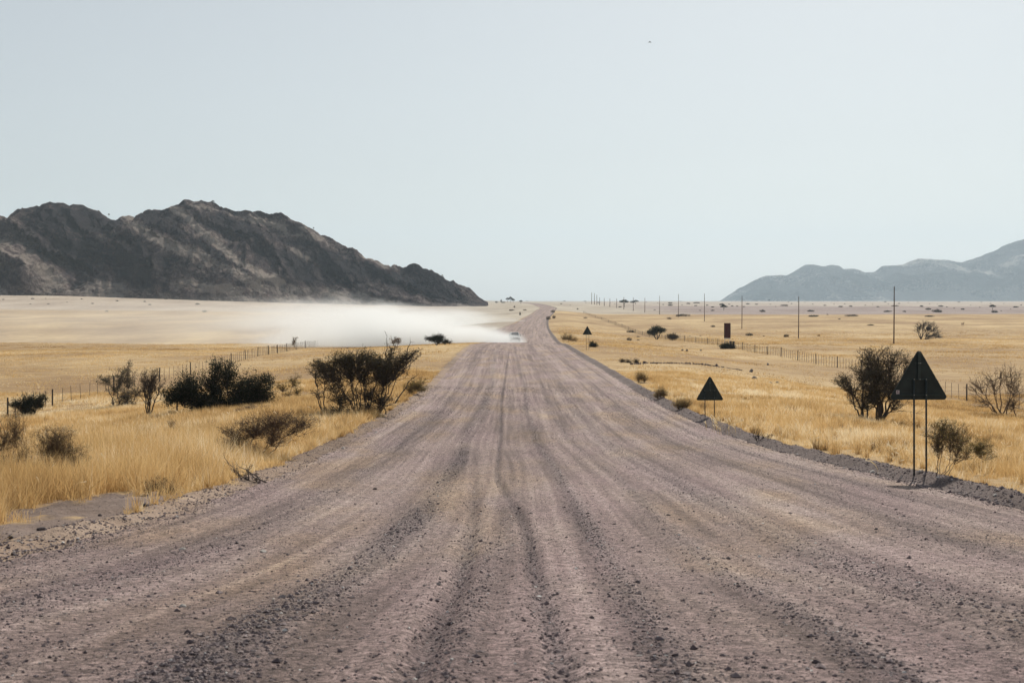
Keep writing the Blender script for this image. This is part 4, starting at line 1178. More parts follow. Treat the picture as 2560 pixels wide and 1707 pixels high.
# --- right of the road
plant('thorn_bush', 'large dark brown thorn bush partly behind the nearest triangular sign', 'tree', (2200, 1056),
      [2200, (2150, -4), (2158, -4)],
      [(2175, 890, 30, 18, 40, 3, 0), (2240, 885, 32, 12, 34, 3, 0), (2265, 905, 22, 14, 22, 3, 0), (2150, 925, 30, 24, 50, 4, 1), (2200, 925, 36, 30, 84, 5, 0), (2095, 945, 22, 16, 34, 3, 1), (2120, 965, 20, 22, 26, 3, 1), (2180, 975, 36, 34, 84, 6, 0), (2235, 955, 30, 34, 60, 5, 0), (2150, 1005, 26, 18, 34, 4, 2), (2240, 1003, 26, 12, 26, 3, 0), (2210, 870, 16, 8, 10, 1, 0), (2165, 872, 14, 6, 8, 1, 0)],
      WD, M['leaf_brush'], 31, 0.055, 0.04, 0.009, wide=1.3, dense=1.35, flat=0.5, shoots=[(2200, 1035, 2290, 1033, 0, 0.02)])
plant('leafless_bush', 'bare brown fan-shaped bush by the fence at the far right', 'shrub', (2505, 1036),
      [2495, 2505, 2515, 2540],
      [(2440, 960, 24, 22, 30, 0, 0), (2480, 945, 30, 26, 40, 0, 1), (2520, 935, 34, 26, 40, 0, 1), (2545, 965, 26, 24, 30, 0, 2), (2460, 1000, 26, 20, 24, 0, 0), (2530, 1005, 34, 24, 44, 0, 3), (2416, 965, 14, 10, 10, 0, 0), (2502, 925, 12, 14, 8, 0, 1)],
      WB, None, 32, 0.045, 0.02, 0.009, trunkname='stems', sub=6)
plant('green_bush', 'upright olive green bush with bare stems right of the nearest sign post', 'shrub', (2352, 1186),
      [2340, 2350, 2358, 2366],
      [(2345, 1085, 26, 24, 90, 9, 0), (2380, 1080, 30, 22, 90, 8, 1), (2360, 1060, 22, 14, 44, 7, 1), (2405, 1105, 24, 20, 60, 7, 2), (2348, 1115, 20, 14, 30, 4, 0), (2385, 1130, 28, 22, 34, 3, 3)],
      WB, M['leaf_green'], 33, 0.007, 0.011, 0.0024, upleaf=0.5, wide=1.3, spread=1.25, sub=4)
plant('green_bush', 'lower dark green clump trailing right of the upright olive bush', 'shrub', (2425, 1172),
      [2405, 2420],
      [(2445, 1115, 22, 18, 80, 10, 1), (2462, 1130, 18, 12, 40, 8, 1), (2420, 1130, 22, 18, 40, 5, 0), (2478, 1142, 12, 8, 14, 5, 1)],
      WB, M['leaf_green'], 34, 0.006, 0.012, 0.0024, upleaf=0.5, wide=1.35, spread=1.25, sub=4)
plant('dead_shrub', 'small spiky dead shrub on the right berm between the two nearer signs', 'shrub', (1896, 1103),
      [1893, 1898], [(1886, 1088, 9, 9, 8, 0, 0), (1897, 1082, 8, 12, 10, 0, 1), (1908, 1092, 9, 8, 8, 0, 1)], WD, None, 35, 0.016, 0.02, 0.005, trunkname='stems', sub=4)
plant('dead_shrub', 'faint tiny dead shrub just right of the spiky dead shrub', 'shrub', (1922, 1098),
      [1920, 1926], [(1918, 1088, 8, 6, 8, 0, 0), (1930, 1088, 10, 5, 8, 0, 1)], WB, None, 36, 0.008, 0.02, 0.004, trunkname='stems', sub=3)
ROADSIDE = [(1604, 956, 20, 16, 'small tan roadside shrub right of the road, uppermost of three above the middle sign', 'leaf_tan', 37),
            (1652, 995, 22, 15, 'broad tan roadside shrub right of the road, middle of three', 'leaf_tan', 38),
            (1706, 1020, 26, 14, 'tan roadside shrub just left of the middle sign', 'leaf_tan', 39),
            ]
for (px, py, rx, ry, lab, lf, sd) in ROADSIDE:
    rx *= 0.85; ry *= 0.8
    plant('roadside_shrub', lab, 'shrub', (px, py), [px - rx * .4, px, px + rx * .4],
          [(px - rx * .5, py - ry, rx * .6, ry, 26, 6, 0), (px, py - ry * 1.3, rx * .6, ry, 40, 6, 1), (px + rx * .5, py - ry, rx * .6, ry * .9, 26, 6, 2)], WB, M[lf], sd, 0.015, 0.03, 0.006, group='tan shrubs along the right road edge', upleaf=1.5)
plant('roadside_shrub', 'fluffy tan shrub left of the farthest triangular sign', 'shrub', (1420, 856),
      [1410, 1420, 1430], [(1412, 842, 10, 10, 30, 9, 0), (1424, 844, 11, 9, 34, 9, 1), (1436, 848, 8, 6, 16, 8, 2)], WB, M['leaf_tan'], 41, 0.03, 0.07, 0.015, upleaf=1.0)
plant('round_bush', 'dark round bush just behind the farthest triangular sign', 'shrub', (1484, 854),
      [1480, 1488], [(1480, 847, 7, 6, 30, 9, 0), (1489, 848, 7, 5, 24, 8, 1)], WD, M['leaf_dark'], 42, 0.03, 0.07, 0.02, Y=195)
plant('flat_brush', 'flat dark brush lying in the grass where the stone rim begins', 'shrub', (1570, 907),
      [1555, 1575, 1590], [(1558, 901, 9, 4, 16, 6, 0), (1573, 903, 12, 4, 16, 5, 1), (1590, 902, 8, 5, 16, 6, 2)], WD, M['leaf_brown'], 43, 0.025, 0.05, 0.012)
plant('umbrella_acacia', 'flat-topped green acacia with forked trunk by the right fence', 'tree', (1643, 845),
      [1644, 1641], [(1627, 824, 11, 4, 30, 9, 1), (1642, 818, 12, 4, 40, 9, 0), (1655, 821, 9, 4, 26, 8, 0), (1634, 829, 8, 3, 14, 5, 1)], WD, M['leaf_dark'], 44, 0.16, 0.16, 0.04, Y=375)
plant('round_bush', 'brown round bush on the right fence, just right of the flat-topped acacia', 'shrub', (1681, 852),
      [1680], [(1681, 842, 12, 6, 50, 7, 0), (1690, 842, 6, 4, 14, 4, 0)], WD, M['leaf_brown'], 45, 0.06, 0.13, 0.035, Y=345)
plant('low_shrub', 'dark green shrub at the foot of the tall red board', 'shrub', (1822, 862),
      [1810, 1822, 1832], [(1808, 856, 8, 5, 26, 9, 0), (1820, 854, 9, 6, 34, 9, 1), (1831, 856, 8, 5, 24, 8, 2)], WD, M['leaf_dark'], 46, 0.04, 0.12, 0.03, Y=262)
bt = plant('nest_tree', 'leafless leaning tree with a dark bird nest on the right plain', 'tree', (2310, 841),
      [2303, 2312],
      [(2300, 808, 12, 9, 24, 0, 0), (2308, 800, 14, 7, 24, 0, 0), (2324, 803, 13, 9, 26, 0, 1), (2334, 813, 12, 10, 26, 0, 1), (2345, 825, 12, 10, 30, 0, 1), (2350, 834, 8, 6, 22, 0, 1), (2292, 815, 9, 5, 10, 0, 0), (2326, 830, 16, 8, 26, 0, 1), (2316, 815, 10, 8, 16, 0, 0)],
      WD, None, 47, 0.17, 0.1, 0.032, Y=392, sub=5, wide=1.2)
nest = bpy.data.objects.new('nest', rock_mesh(5, 3, 0.7)); COL.objects.link(nest); nest.data.materials.append(M['nest']); nest.parent = bt
nest.location = ((2320 - 2310) * 392 / F, -0.6, (841 - 813) * 392 / F); nest.scale = (0.8, 0.6, 0.8)
plant('snag', 'tiny dead trunk stump standing alone in the golden plain at far right', 'stump', (2406, 814),
      [2405, 2408], [(2405, 808, 2.5, 3, 8, 0, 0), (2408, 807, 2.5, 3, 8, 0, 1)], WB, None, 48, 0.12, 0.1, 0.05, Y=560)
plant('fallen_branch', 'fallen grey branch pile in the grass right of the green bushes', 'branch', (2470, 1085),
      [2450, 2470, 2485], [(2462, 1076, 20, 6, 14, 0, 0), (2480, 1078, 18, 4, 10, 0, 1)], WG, None, 49, 0.016, 0.02, 0.006, trunkname='branch', shoots=[(2515, 1084, 2415, 1068, 1, 0.012)], sub=3)

# far trees and bushes, a few pixels each
def far_bush_mesh(seed, flat, tree=False):
    R = np.random.default_rng(seed)
    n = 420
    if tree:
        c = [(-0.3, 0.72, .26, .1), (0.05, 0.84, .3, .12), (0.3, 0.7, .22, .1)]
    else:
        c = [(-0.26, 0.42, .26, .4), (0.02, 0.5, .3, .48), (0.26, 0.38, .24, .36), (0.1, .3, .4, .3)]
    C = []
    for cx, cz, rx, rz in c:
        u = R.normal(0, 1, (n // len(c), 3)); u /= np.linalg.norm(u, axis=1, keepdims=True); u *= R.uniform(0.2, 1, (len(u), 1)) ** 0.4
        C.append(np.stack([cx + u[:, 0] * rx, u[:, 1] * rx, cz + u[:, 2] * rz], -1))
    C = np.concatenate(C); C[:, 2] = np.maximum(C[:, 2], 0.02)
    n = len(C)
    q = R.normal(0, 1, (n, 3)); q /= np.linalg.norm(q, axis=1, keepdims=True); r = R.normal(0, 1, (n, 3)); r /= np.linalg.norm(r, axis=1, keepdims=True)
    S = 0.13
    V = np.stack([C - q * S * .5, C + r * S * .8, C + q * S * .5], 1).reshape(-1, 3)
    Fc = [tuple(range(3 * i, 3 * i + 3)) for i in range(n)]
    mb = MB(); mb.add(V, Fc)
    if tree:
        mb.tube([(0.02, 0, -0.05), (0.0, 0, 0.35), (-0.22, 0, 0.66)], [0.035, 0.028, 0.012], 5)
        mb.tube([(0.0, 0, 0.33), (0.2, 0, 0.66)], [0.025, 0.012], 5)
        mb.tube([(0.0, 0, 0.33), (0.04, 0, 0.78)], [0.022, 0.01], 5)
    else:
        for k in range(6): mb.tube([(0.05 * k - 0.12, 0, -0.05), (0.12 * k - 0.3, 0.02 * k, 0.4)], [0.012, 0.006], 4)
    o = mb.build('tmp', M['leaf_far'])
    me = o.data; me.name = 'far_bush'
    a = me.attributes.new('tint', 'FLOAT', 'POINT'); a.data.foreach_set('value', R.uniform(0, 1, len(me.vertices)).astype(np.float32))
    bpy.data.objects.remove(o)
    return me
FB = [far_bush_mesh(500 + i, .4) for i in range(5)]; FT = [far_bush_mesh(520 + i, .4, True) for i in range(2)]
BROWN = []
for me in FB[:2]:
    m2 = me.copy(); m2.materials.clear(); m2.materials.append(M['leaf_brown']); BROWN.append(m2)

def far_thing(px, py, wpx, hpx, kind, label, cat, group=None, Y=None, name=None):
    if Y is None:
        x, y, z = hit(px, py)
        y0 = y
    else:
        x, y, _ = at(px, py, Y); z = float(ground_z(x, y)); 
    me = {'b': FB, 't': FT, 'n': BROWN}[kind]
    me = me[int(px * 7 + py) % len(me)]
    o = bpy.data.objects.new(name or {'b': 'low_bush', 't': 'far_tree', 'n': 'dry_tuft_bush'}[kind], me); COL.objects.link(o)
    k = y / F
    o.location = (x, y, z - 0.02); o.scale = (wpx * k, wpx * k * 0.8, max(hpx, 1.2) * k * 1.1); o.rotation_euler = (0, 0, ((px * 13) % 7 - 3) * 0.15 + (math.pi if int(px) % 2 else 0))
    tag(o, label, cat, group)
    return o

c5 = lambda x, y: (1780 + x / 3.015, 560 + y / 3.015)
c4 = lambda x, y: (1400 + x / 5.113, 640 + y / 5.113)
c1 = lambda x, y: (x / 3.675, 480 + y / 3.675)
c2 = lambda x, y: (640 + x / 3.675, 480 + y / 3.675)
GR = 'small dark bushes strewn over the far right plain'
LR = 'small low dark bush on the grey and pale far plain at right'
for (x, y, wd) in [(75, 610, 45), (270, 604, 30), (335, 607, 25), (240, 624, 20), (380, 661, 55), (870, 682, 18), (970, 625, 35), (1045, 622, 30), (1000, 602, 15), (1155, 613, 15), (1250, 625, 25), (1410, 600, 18), (1450, 662, 35), (1580, 622, 35), (1725, 622, 40), (1770, 625, 20), (1825, 635, 18), (1890, 645, 38), (1630, 646, 50), (2130, 667, 60), (2290, 629, 40), (1860, 588, 20), (1305, 588, 20), (650, 586, 15), (850, 614, 25), (130, 606, 20), (190, 620, 20), (575, 588, 14), (700, 590, 12), (1070, 590, 12), (1480, 592, 14), (1550, 590, 12), (2030, 590, 14), (2100, 600, 16), (2200, 598, 14), (2330, 612, 20), (5, 627, 20), (440, 605, 14), (480, 622, 12), (600, 600, 16), (760, 603, 14), (920, 604, 12), (1210, 606, 12), (1330, 603, 14), (1640, 603, 12), (1700, 604, 10), (1950, 612, 12), (2020, 628, 16), (2250, 640, 12), (2180, 655, 14)]:
    p = c5(x, y); far_thing(p[0], p[1] + 0.5, wd / 3.015, wd / 3.015 * 0.32, 'b', LR, 'bush', GR)
for (x, y, wd) in [(55, 580, 40), (15, 612, 30), (320, 580, 35), (490, 598, 40), (765, 655, 50), (925, 597, 80), (1320, 623, 30), (1410, 607, 60), (1410, 635, 65), (1640, 612, 55), (1540, 581, 25), (1735, 637, 40), (1880, 631, 40), (1950, 655, 45), (1950, 700, 50), (2200, 642, 40), (1210, 692, 30), (1790, 697, 30), (1100, 590, 16), (1250, 600, 18), (1560, 625, 20), (130, 630, 16), (640, 600, 14), (700, 612, 16), (330, 598, 14)]:
    p = c4(x, y); far_thing(p[0], p[1] + 0.3, wd / 5.113, wd / 5.113 * 0.33, 'b', LR, 'bush', GR)
SPEC = [(c5(545, 618), 20, 4, 'b', 'wide low dark clump on the pale plain left of the second pole from right'), (c5(745, 661), 20, 5, 'b', 'dark dome bush on the grey plain just right of the second pole from right'),
        (c5(765, 699), 33, 5, 'b', 'broad flat dark bush on the gold plain nearest right of the second pole'), (c5(1050, 696), 36, 5, 'b', 'broad flat dark bush midway between the two nearest poles'),
        (c5(1195, 765), 20, 3.5, 'b', 'thin flat dark bush in the gold plain left of the nearest pole'), (c5(1380, 620), 22, 3, 'b', 'thin dark bush crossing behind the nearest pole'),
        (c5(1325, 663), 27, 4, 'b', 'flat dark bush on the grey plain touching the nearest pole from the left'), (c5(1695, 666), 31, 8, 'b', 'largest blackish bush on the grey plain above the nest tree'),
        (c5(1640, 700), 31, 4, 'b', 'thin flat dark bush right above the nest tree crown'), (c5(960, 718), 7, 2.5, 'b', 'tiny dark bush in the gold plain between the two nearest poles'),
        (c5(280, 842), 19, 7, 'b', 'dark tufted bush in the gold plain right of the red board'), (c4(1570, 770), 38, 6, 'b', 'very long flat dark bush on the gold plain under the fourth pole from right'),
        (c4(1745, 604), 20, 3.5, 'b', 'long flat dark bush on the grey plain between the third and fourth poles'), (c4(2070, 630), 17, 4, 'b', 'dark dome bush on the grey plain just above a small far tree'),
        (c4(325, 795), 11, 3, 'b', 'flat dark bush in the gold plain above the farthest sign'), (c4(905, 977), 22, 6, 'b', 'flat dark bush lying on the right fence line left of the acacia'),
        (c4(1955, 908), 12, 5, 'b', 'dark bush in the gold plain left of the red board top'), (c4(1660, 1028), 5, 2, 'b', 'tiny dark bush behind the fence right of the brown round bush'),
        (c4(1795, 1022), 6, 2, 'b', 'tiny dark bush behind the fence midway to the gate posts'), (c4(1000, 1035), 9, 3, 'b', 'small dark bush in front of the fence below the flat bush'),
        (c4(1000, 1075), 7, 3, 'n', 'small brown tuft below the small dark bush left of the acacia'), (c4(1625, 1215), 7, 3, 'b', 'small dark tussock in the grass left below the red board'),
        (c4(885, 1080), 14, 8, 'n', 'spindly brown dry tuft left of the acacia trunk'), (c4(225, 685), 5, 4, 'n', 'brown shrub at the far end of the right fence'),
        (c4(1395, 808), 13, 5, 'n', 'pale brown dry brush on the gold plain below the poles'), (c5(560, 852), 15, 8, 'n', 'spiky brown dry bush left of the second pole foot'),
        (c5(805, 845), 8, 4, 'n', 'brown tuft right of the second pole foot'), (c5(390, 848), 6, 3, 'n', 'brown tuft between the red board and the second pole')]
FARB = [o for o in COL.objects if o.get('group') == GR]
def px_of(o):
    l_ = o.location; d = l_.y * math.cos(PITCH) - l_.z * math.sin(PITCH); u = l_.y * math.sin(PITCH) + l_.z * math.cos(PITCH)
    return 1280 + F * l_.x / d, 853.5 - F * u / d
POLX = [2235, 1996.6, 1854.8, 1761, 1696, 1649, 1612, 1583, 1559.4, 1541.6, 1500]
PN = ['nearest', 'second', 'third', 'fourth', 'fifth', 'sixth', 'seventh', 'eighth', 'ninth', 'tenth']
def cell(o):
    x, y = px_of(o)
    band = 'on the horizon edge' if y < 757.5 else ('on the pale strip' if y < 765 else ('on the upper grey strip' if y < 774 else ('on the lower grey strip' if y < 786 else 'on the gold plain')))
    if x > 2420: lat = 'near the right picture edge'
    elif x > 2235: lat = 'right of the nearest pole'
    elif x < 1500: lat = 'left of the whole pole row'
    else:
        k = max(i for i in range(11) if POLX[i] >= x)
        lat = 'between poles ' + PN[k] + ' and ' + PN[min(9, k + 1)] if k < 9 else 'at the far end of the pole row'
        lat = lat.replace('poles nearest', 'the nearest').replace('between poles', 'between the') + (' poles' if k < 9 else '')
    return band, lat
def relabel(objs, cellf, noun):
    cs = [cellf(o) for o in objs]; pxs = [px_of(o)[0] for o in objs]
    for i, o in enumerate(objs):
        same = sorted([j for j in range(len(objs)) if cs[j] == cs[i]], key=lambda j: pxs[j])
        rw = rank_word(same.index(i), len(same))
        o['label'] = noun + ' ' + cs[i][0] + ' ' + cs[i][1] + (', ' + rw if rw else '')
relabel(FARB, lambda o: tuple(t_.replace(' the ', ' ') for t_ in cell(o)), 'dark bush')
for (p, wd, hh, kd, lab) in SPEC: far_thing(p[0], p[1], wd, hh, kd, lab, 'bush')
TREES = [(c5(2115, 650), 16, 13, 'small grey umbrella tree on the far plain at the right picture edge', None), (c5(90, 650), 18, 12, 'small grey spreading tree on the pale plain beside the third pole', None), (c5(430, 586), 4, 5, 'tiny tree on the horizon below the left foot of the blue mountains', None),
         (c4(820, 650), 24, 17, 'grey umbrella tree on the far plain behind the row of thin poles', None), (c4(965, 580), 16, 10, 'dark tree standing up on the horizon right of the grey umbrella tree', 1480), (c4(2095, 690), 17, 11, 'small grey umbrella tree on the grey plain left of the third pole', None)]
for (p, wd, hh, lab, Y) in TREES: far_thing(p[0], p[1], wd, hh, 't', lab, 'tree', Y=Y)
CT = [((1269, 757), 9, 12, 't', 'left dark tree of the clump beside the far road bend'), ((1276, 758), 11, 15, 't', 'tallest dark tree of the clump beside the far road bend'), ((1283, 759), 9, 12, 't', 'right dark tree of the clump beside the far road bend'),
      ((1258, 757), 12, 3, 'b', 'low dark bush left of the tree clump at the far road bend'), ((1253, 755), 5, 7, 'b', 'small upright bush left of the low bush at the far road bend'), ((1302, 760), 9, 9, 't', 'small greyish tree right of the clump at the far road bend'),
      ((1300, 788), 5, 9, 'b', 'dark upright bush beside the far road above the dust'), ((1382, 781), 12, 6, 'n', 'brown roadside bush at the far right edge of the road'), ((1371, 799), 13, 9, 'n', 'largest brown roadside bush on the right edge beyond the crest'),
      ((1385, 796), 9, 8, 'n', 'brown bush just right of the largest far roadside bush'), ((1286, 769), 5, 5, 'n', 'small brown bush on the left of the far road'), ((1279, 777), 14, 4, 'n', 'long brown bush bank left of the far road'), ((1312, 776), 10, 3, 'n', 'short brown bush bank inside the far road bend'), ((1241, 757), 8, 4, 'b', 'bush at the right toe of the dark hill'), ((1318, 751.5), 8, 1.5, 'b', 'thin far bush on the horizon above the road bend')]
for (p, wd, hh, kd, lab) in CT: far_thing(p[0], p[1], wd, hh, kd, lab, 'tree' if kd == 't' else 'bush')
LL = 'small low dark bush on the pale plain below the dark hill'; LG = 'small bushes on the pale plain below the hill'
for (x, y, wd) in [(405, 938, 45), (300, 985, 35), (420, 980, 15), (495, 945, 45), (640, 952, 40), (850, 1028, 28), (280, 1031, 20), (445, 1031, 25), (615, 1015, 18), (1075, 1003, 30), (980, 1100, 35), (1180, 968, 30), (1250, 925, 45), (1395, 965, 45), (1330, 1010, 30), (1375, 1038, 30), (1525, 987, 35), (1815, 1035, 45), (2125, 1000, 30), (750, 985, 25), (940, 957, 25), (30, 990, 25), (1050, 960, 20)]:
    p = c1(x, y); far_thing(p[0], p[1], wd / 3.675, wd / 3.675 * 0.34, 'b', LL, 'bush', LG)
for (x, y, wd) in [(380, 952, 30), (740, 977, 35), (300, 1009, 25), (90, 1006, 22), (485, 1047, 30), (520, 1112, 22), (1075, 1032, 18), (1215, 1118, 20), (1375, 1034, 15), (1285, 989, 30), (700, 1040, 14), (930, 1060, 14)]:
    p = c2(x, y); far_thing(p[0], p[1], wd / 3.675, wd / 3.675 * 0.34, 'b', LL, 'bush', LG)
for (p, wd, hh, lab) in [(c1(1650, 968), 24, 6, 'double dark bush below the middle of the hill, largest on the left plain'), (c1(1880, 1104), 14, 5, 'grey square bush in the dust below the hill'), (c2(165, 968), 19, 8, 'fuzzy grey bush at the hill foot near its middle'), (c2(690, 970), 12, 8, 'fuzzy grey bush at the hill foot right of the fuzzy middle one')]:
    far_thing(p[0], p[1], wd, hh, 'b', lab, 'bush')
def cell2(o):
    x, y = px_of(o)
    band = 'under the hill foot' if y < 746 else ('in upper pale plain' if y < 757 else 'lower in the dusty plain')
    lat = 'below pinkish rock dome' if x < 150 else ('below the left hump' if x < 300 else ('below the saddle' if x < 420 else ('below the main summit' if x < 640 else ('below the right slope' if x < 860 else 'below its right end'))))
    return band, lat
relabel([o for o in COL.objects if o.get('group') == LG], cell2, 'small dark bush')
# small trees on the skyline of the hill
for (px, py, wd, hh, lab) in [(532, 505, 12, 5, 'tiny tree group on the hill top skyline'), (272, 537, 7, 4, 'tiny tree on the hill skyline above the saddle'), (1106, 690, 6, 5, 'tiny tree on the right shoulder of the hill'), (1153, 716, 6, 5, 'tiny tree low on the right end of the hill'), (784, 571, 5, 4, 'tiny tree on the upper right slope of the hill')]:
    Yr = 1326.0; x, y, z = at(px, py, Yr)
    o = bpy.data.objects.new('skyline_tree', FT[0]); COL.objects.link(o); k = Yr / F
    o.location = (x, y, z - 2.0); o.scale = (wd * k * 0.7, wd * k * 0.7, hh * k * 0.75 + 2.0); tag(o, lab, 'tree')

# ------------------------------------------------------------------ signs
def sign(apex, base_l, base_r, posts, feet_y, label, Y, sticker=False):
    wpx = base_r[0] - base_l[0]
    ground = float(ground_z(*at(apex[0], feet_y, Y)[:2]))
    k = Y / F
    cx, cy, cz = at((base_l[0] + base_r[0]) / 2, base_l[1], Y)
    root = empty('road_sign', (cx, cy, ground)); tag(root, label, 'road sign', 'triangular road signs seen from behind')
    zb = cz - ground; W = wpx * k; H = (base_l[1] - apex[1]) * k
    poly = []
    r = W * 0.045
    cs = [(-W / 2 + r * 1.45, r), (W / 2 - r * 1.45, r), (0, H - r * 1.6)]
    for (x, z), a0 in zip(cs, (150, 270, 30)):
        for j in range(7):
            a = math.radians(a0 + 120 * j / 6)
            poly.append((x + r * math.cos(a), z + zb + r * math.sin(a)))
    mb = MB(); mb.prism(poly, -0.006, 0.006); mb.build('plate', M['sign_back'], root)
    # folded rim on the back
    m2 = MB()
    for i in range(len(poly)):
        a = poly[i]; b = poly[(i + 1) % len(poly)]
        m2.tube([(a[0], -0.010, a[1]), (b[0], -0.010, b[1])], W * 0.006, 5)
    m2.build('rim', M['sign_rail'], root)
    xs = [(p - (base_l[0] + base_r[0]) / 2) * k for p in posts]
    for x in xs:
        p = MB(); p.tube([(x + 0.035 * W * 0.5, -0.045, -0.25), (x, -0.045, zb + H * 0.40)], 0.019 * W / 1.2 * 1.05, 12); p.build('post', M['sign_post'], root, True)
    for z, hw in ((0.09 * H, 0.38 * W), (0.405 * H, 0.21 * W), (0.73 * H, 0.07 * W)):
        q = MB(); q.box((0, -0.018, zb + z), (2 * hw, 0.022, 0.03 * W / 1.2), bev=0.004); q.build('rail', M['sign_rail'], root)
    q = MB(); q.box((0, -0.045, zb + 0.67 * H), (0.05 * W, 0.03, 0.56 * H), bev=0.004); q.build('stiffener', M['sign_rail'], root)
    for x, z in [(-0.012 * W - xs[0] * 0, 0.73), (0.018 * W, 0.73), (xs[0], 0.405), (xs[1], 0.405), (0.01 * W, 0.405), (xs[0], 0.09), (xs[1], 0.09)]:
        bm = MB(); bm.tube([(x, -0.075, zb + z * H), (x, -0.05, zb + z * H)], 0.009 * W / 1.2, 8); bm.build('bolt', M['steel'], root)
    if sticker:
        st = MB(); st.box(((2244 - 2296) * k, -0.009, zb + (998 - 980) * k), (8 * k, 0.004, 9.5 * k)); s = st.build('sticker', M['sticker'], root)
        ink = MB(); ink.box(((2243.7 - 2296) * k, -0.0125, zb + (998 - 979.0) * k), (3.4 * k, 0.002, 4.6 * k)); ink.box(((2243.7 - 2296) * k, -0.0125, zb + (998 - 983.2) * k), (5.2 * k, 0.002, 1.2 * k)); ink.build('sticker_print', M['sticker_ink'], s)
    return root
sign((2297, 873.5), (2224, 998), (2368, 998), (2283, 2313.5), 1176, 'nearest and largest triangular road sign seen from behind, with a small sticker', 29.6, True)
sign((1773.5, 940), (1740.5, 1000), (1808.5, 1000), (1761.5, 1785), 1052, 'middle-sized triangular road sign seen from behind on the right verge', 61.0)
sign((1468, 815), (1456.5, 836.5), (1480, 836.5), (1465.5, 1472), 864, 'farthest and smallest triangular road sign seen from behind beyond the fluffy shrub', 180.0)

# tall red board
def board():
    Y = 272.0; k = Y / F
    x, y, _ = at(1818.2, 850, Y); g = float(ground_z(x, y))
    root = empty('sign_board', (x, y, g)); tag(root, 'tall narrow dark red board on two pale legs behind the right gate posts', 'sign board')
    ztop = at(0, 807.6, Y)[2] - g; zb = at(0, 845, Y)[2] - g
    b = MB(); b.box((0, 0, (ztop + zb) / 2), (15.2 * k, 0.05, ztop - zb), bev=0.01); b.build('panel', M['rust_red'], root)
    f = MB(); f.box((-7.8 * k, 0, (ztop + zb) / 2), (0.05, 0.07, ztop - zb)); f.box((7.8 * k, 0, (ztop + zb) / 2), (0.05, 0.07, ztop - zb)); f.build('frame', M['sign_post'], root)
    s = MB(); s.box((0, 0, zb - 1.2 * k), (15.0 * k, 0.045, 2.2 * k)); s.build('lower_strip', M['white_paint'], root)
    for sx in (-1, 1):
        l_ = MB(); l_.tube([(sx * 6.2 * k, 0.04, -0.3), (sx * 6.2 * k, 0.04, zb)], 0.045, 8); l_.build('leg', M['white_paint'], root)
board()

# ------------------------------------------------------------------ fences
def fence(pts, label, Ypost, per, hpost, gates=(), sparse=None):
    """pts: control (Y, X) of the line; Ypost: list of Y of main posts; per: droppers between posts"""
    fx = pchip([p[0] for p in pts], [p[1] for p in pts])
    Y0 = Ypost[0]; X0 = float(fx(Y0)); Z0 = float(ground_z(X0, Y0))
    root = empty('wire_fence', (X0, Y0, Z0)); tag(root, label, 'fence')
    def loc(Y, h): X = float(fx(Y)); return (X - X0, Y - Y0, float(ground_z(X, Y)) - Z0 + h)
    R = random.Random(int(Y0) + len(Ypost))
    nd = 0; rest = MB()
    for i, Y in enumerate(Ypost):
        b = loc(Y, -0.3); t = loc(Y, hpost * R.uniform(0.97, 1.05)); r = 0.06 if Y < 200 else 0.08
        m = MB(); m.tube([b, (t[0] + R.uniform(-.05, .05), t[1], t[2])], [r, r * 0.9], 7); m.build('post', M['post_wood'], root)
        if i + 1 < len(Ypost):
            for j in range(per):
                Yd = Y + (Ypost[i + 1] - Y) * (j + 1) / (per + 1)
                a = loc(Yd, -0.02); c = loc(Yd, hpost * 0.93); dx = R.uniform(-.07, .07)
                if nd < 100:
                    q = MB(); q.tube([a, (c[0] + dx, c[1], c[2])], min(0.042, max(0.018, Yd * 0.00012)), 5); q.build('dropper', M['dropper'], root)
                else: rest.tube([a, (c[0] + dx, c[1], c[2])], min(0.042, max(0.018, Yd * 0.00012)), 4)
                nd += 1
    if rest.n:
        o = rest.build('droppers_far', M['dropper'], root); o['kind'] = 'stuff'
    for h in (0.25, 0.5, 0.75, 0.98, 1.18):
        m = MB(); m.tube([loc(Y, h * hpost / 1.25) for Y in np.arange(Ypost[0], Ypost[-1], 6.0)], 0.003, 4, False); m.build('wire', M['wire'], root)
    for (Y, dxs, hh, rr) in gates:
        for dx in dxs:
            b = loc(Y, -0.3); t = loc(Y, hh)
            m = MB(); m.tube([(b[0] + dx, b[1], b[2]), (t[0] + dx, t[1], t[2])], rr, 9); m.build('gate_post', M['post_wood'], root)
    return root
fence([(60, -34), (94, -33.4), (105, -34), (149, -33.7), (185, -35), (257, -38), (308, -38.6), (420, -39)],
      'left wire fence with dark posts running off into the dust', [68, 81, 94, 105, 121, 136, 149, 163, 175, 187, 199, 211, 223, 236, 249, 262, 276, 292, 312, 326, 342, 358, 375, 392, 410], 6, 1.32, gates=[(303, (-0.45, 0.45), 1.5, 0.30)])
fence([(70, 36), (115, 36.2), (159, 38.4), (192, 38.6), (237, 40.5), (257, 41.3), (300, 41.2), (390, 40.5), (500, 41), (700, 41), (860, 41)],
      'right wire fence bending past the gate posts and red board', [74, 94, 113, 129, 143, 156, 168, 180, 192, 206, 221, 237, 254, 268, 285, 300, 318, 337, 356, 376, 397, 420, 445, 472, 500, 530, 565, 605, 650, 700, 755, 815], 7, 1.32, gates=[(262, (-1.0, -0.45), 1.35, 0.19)])

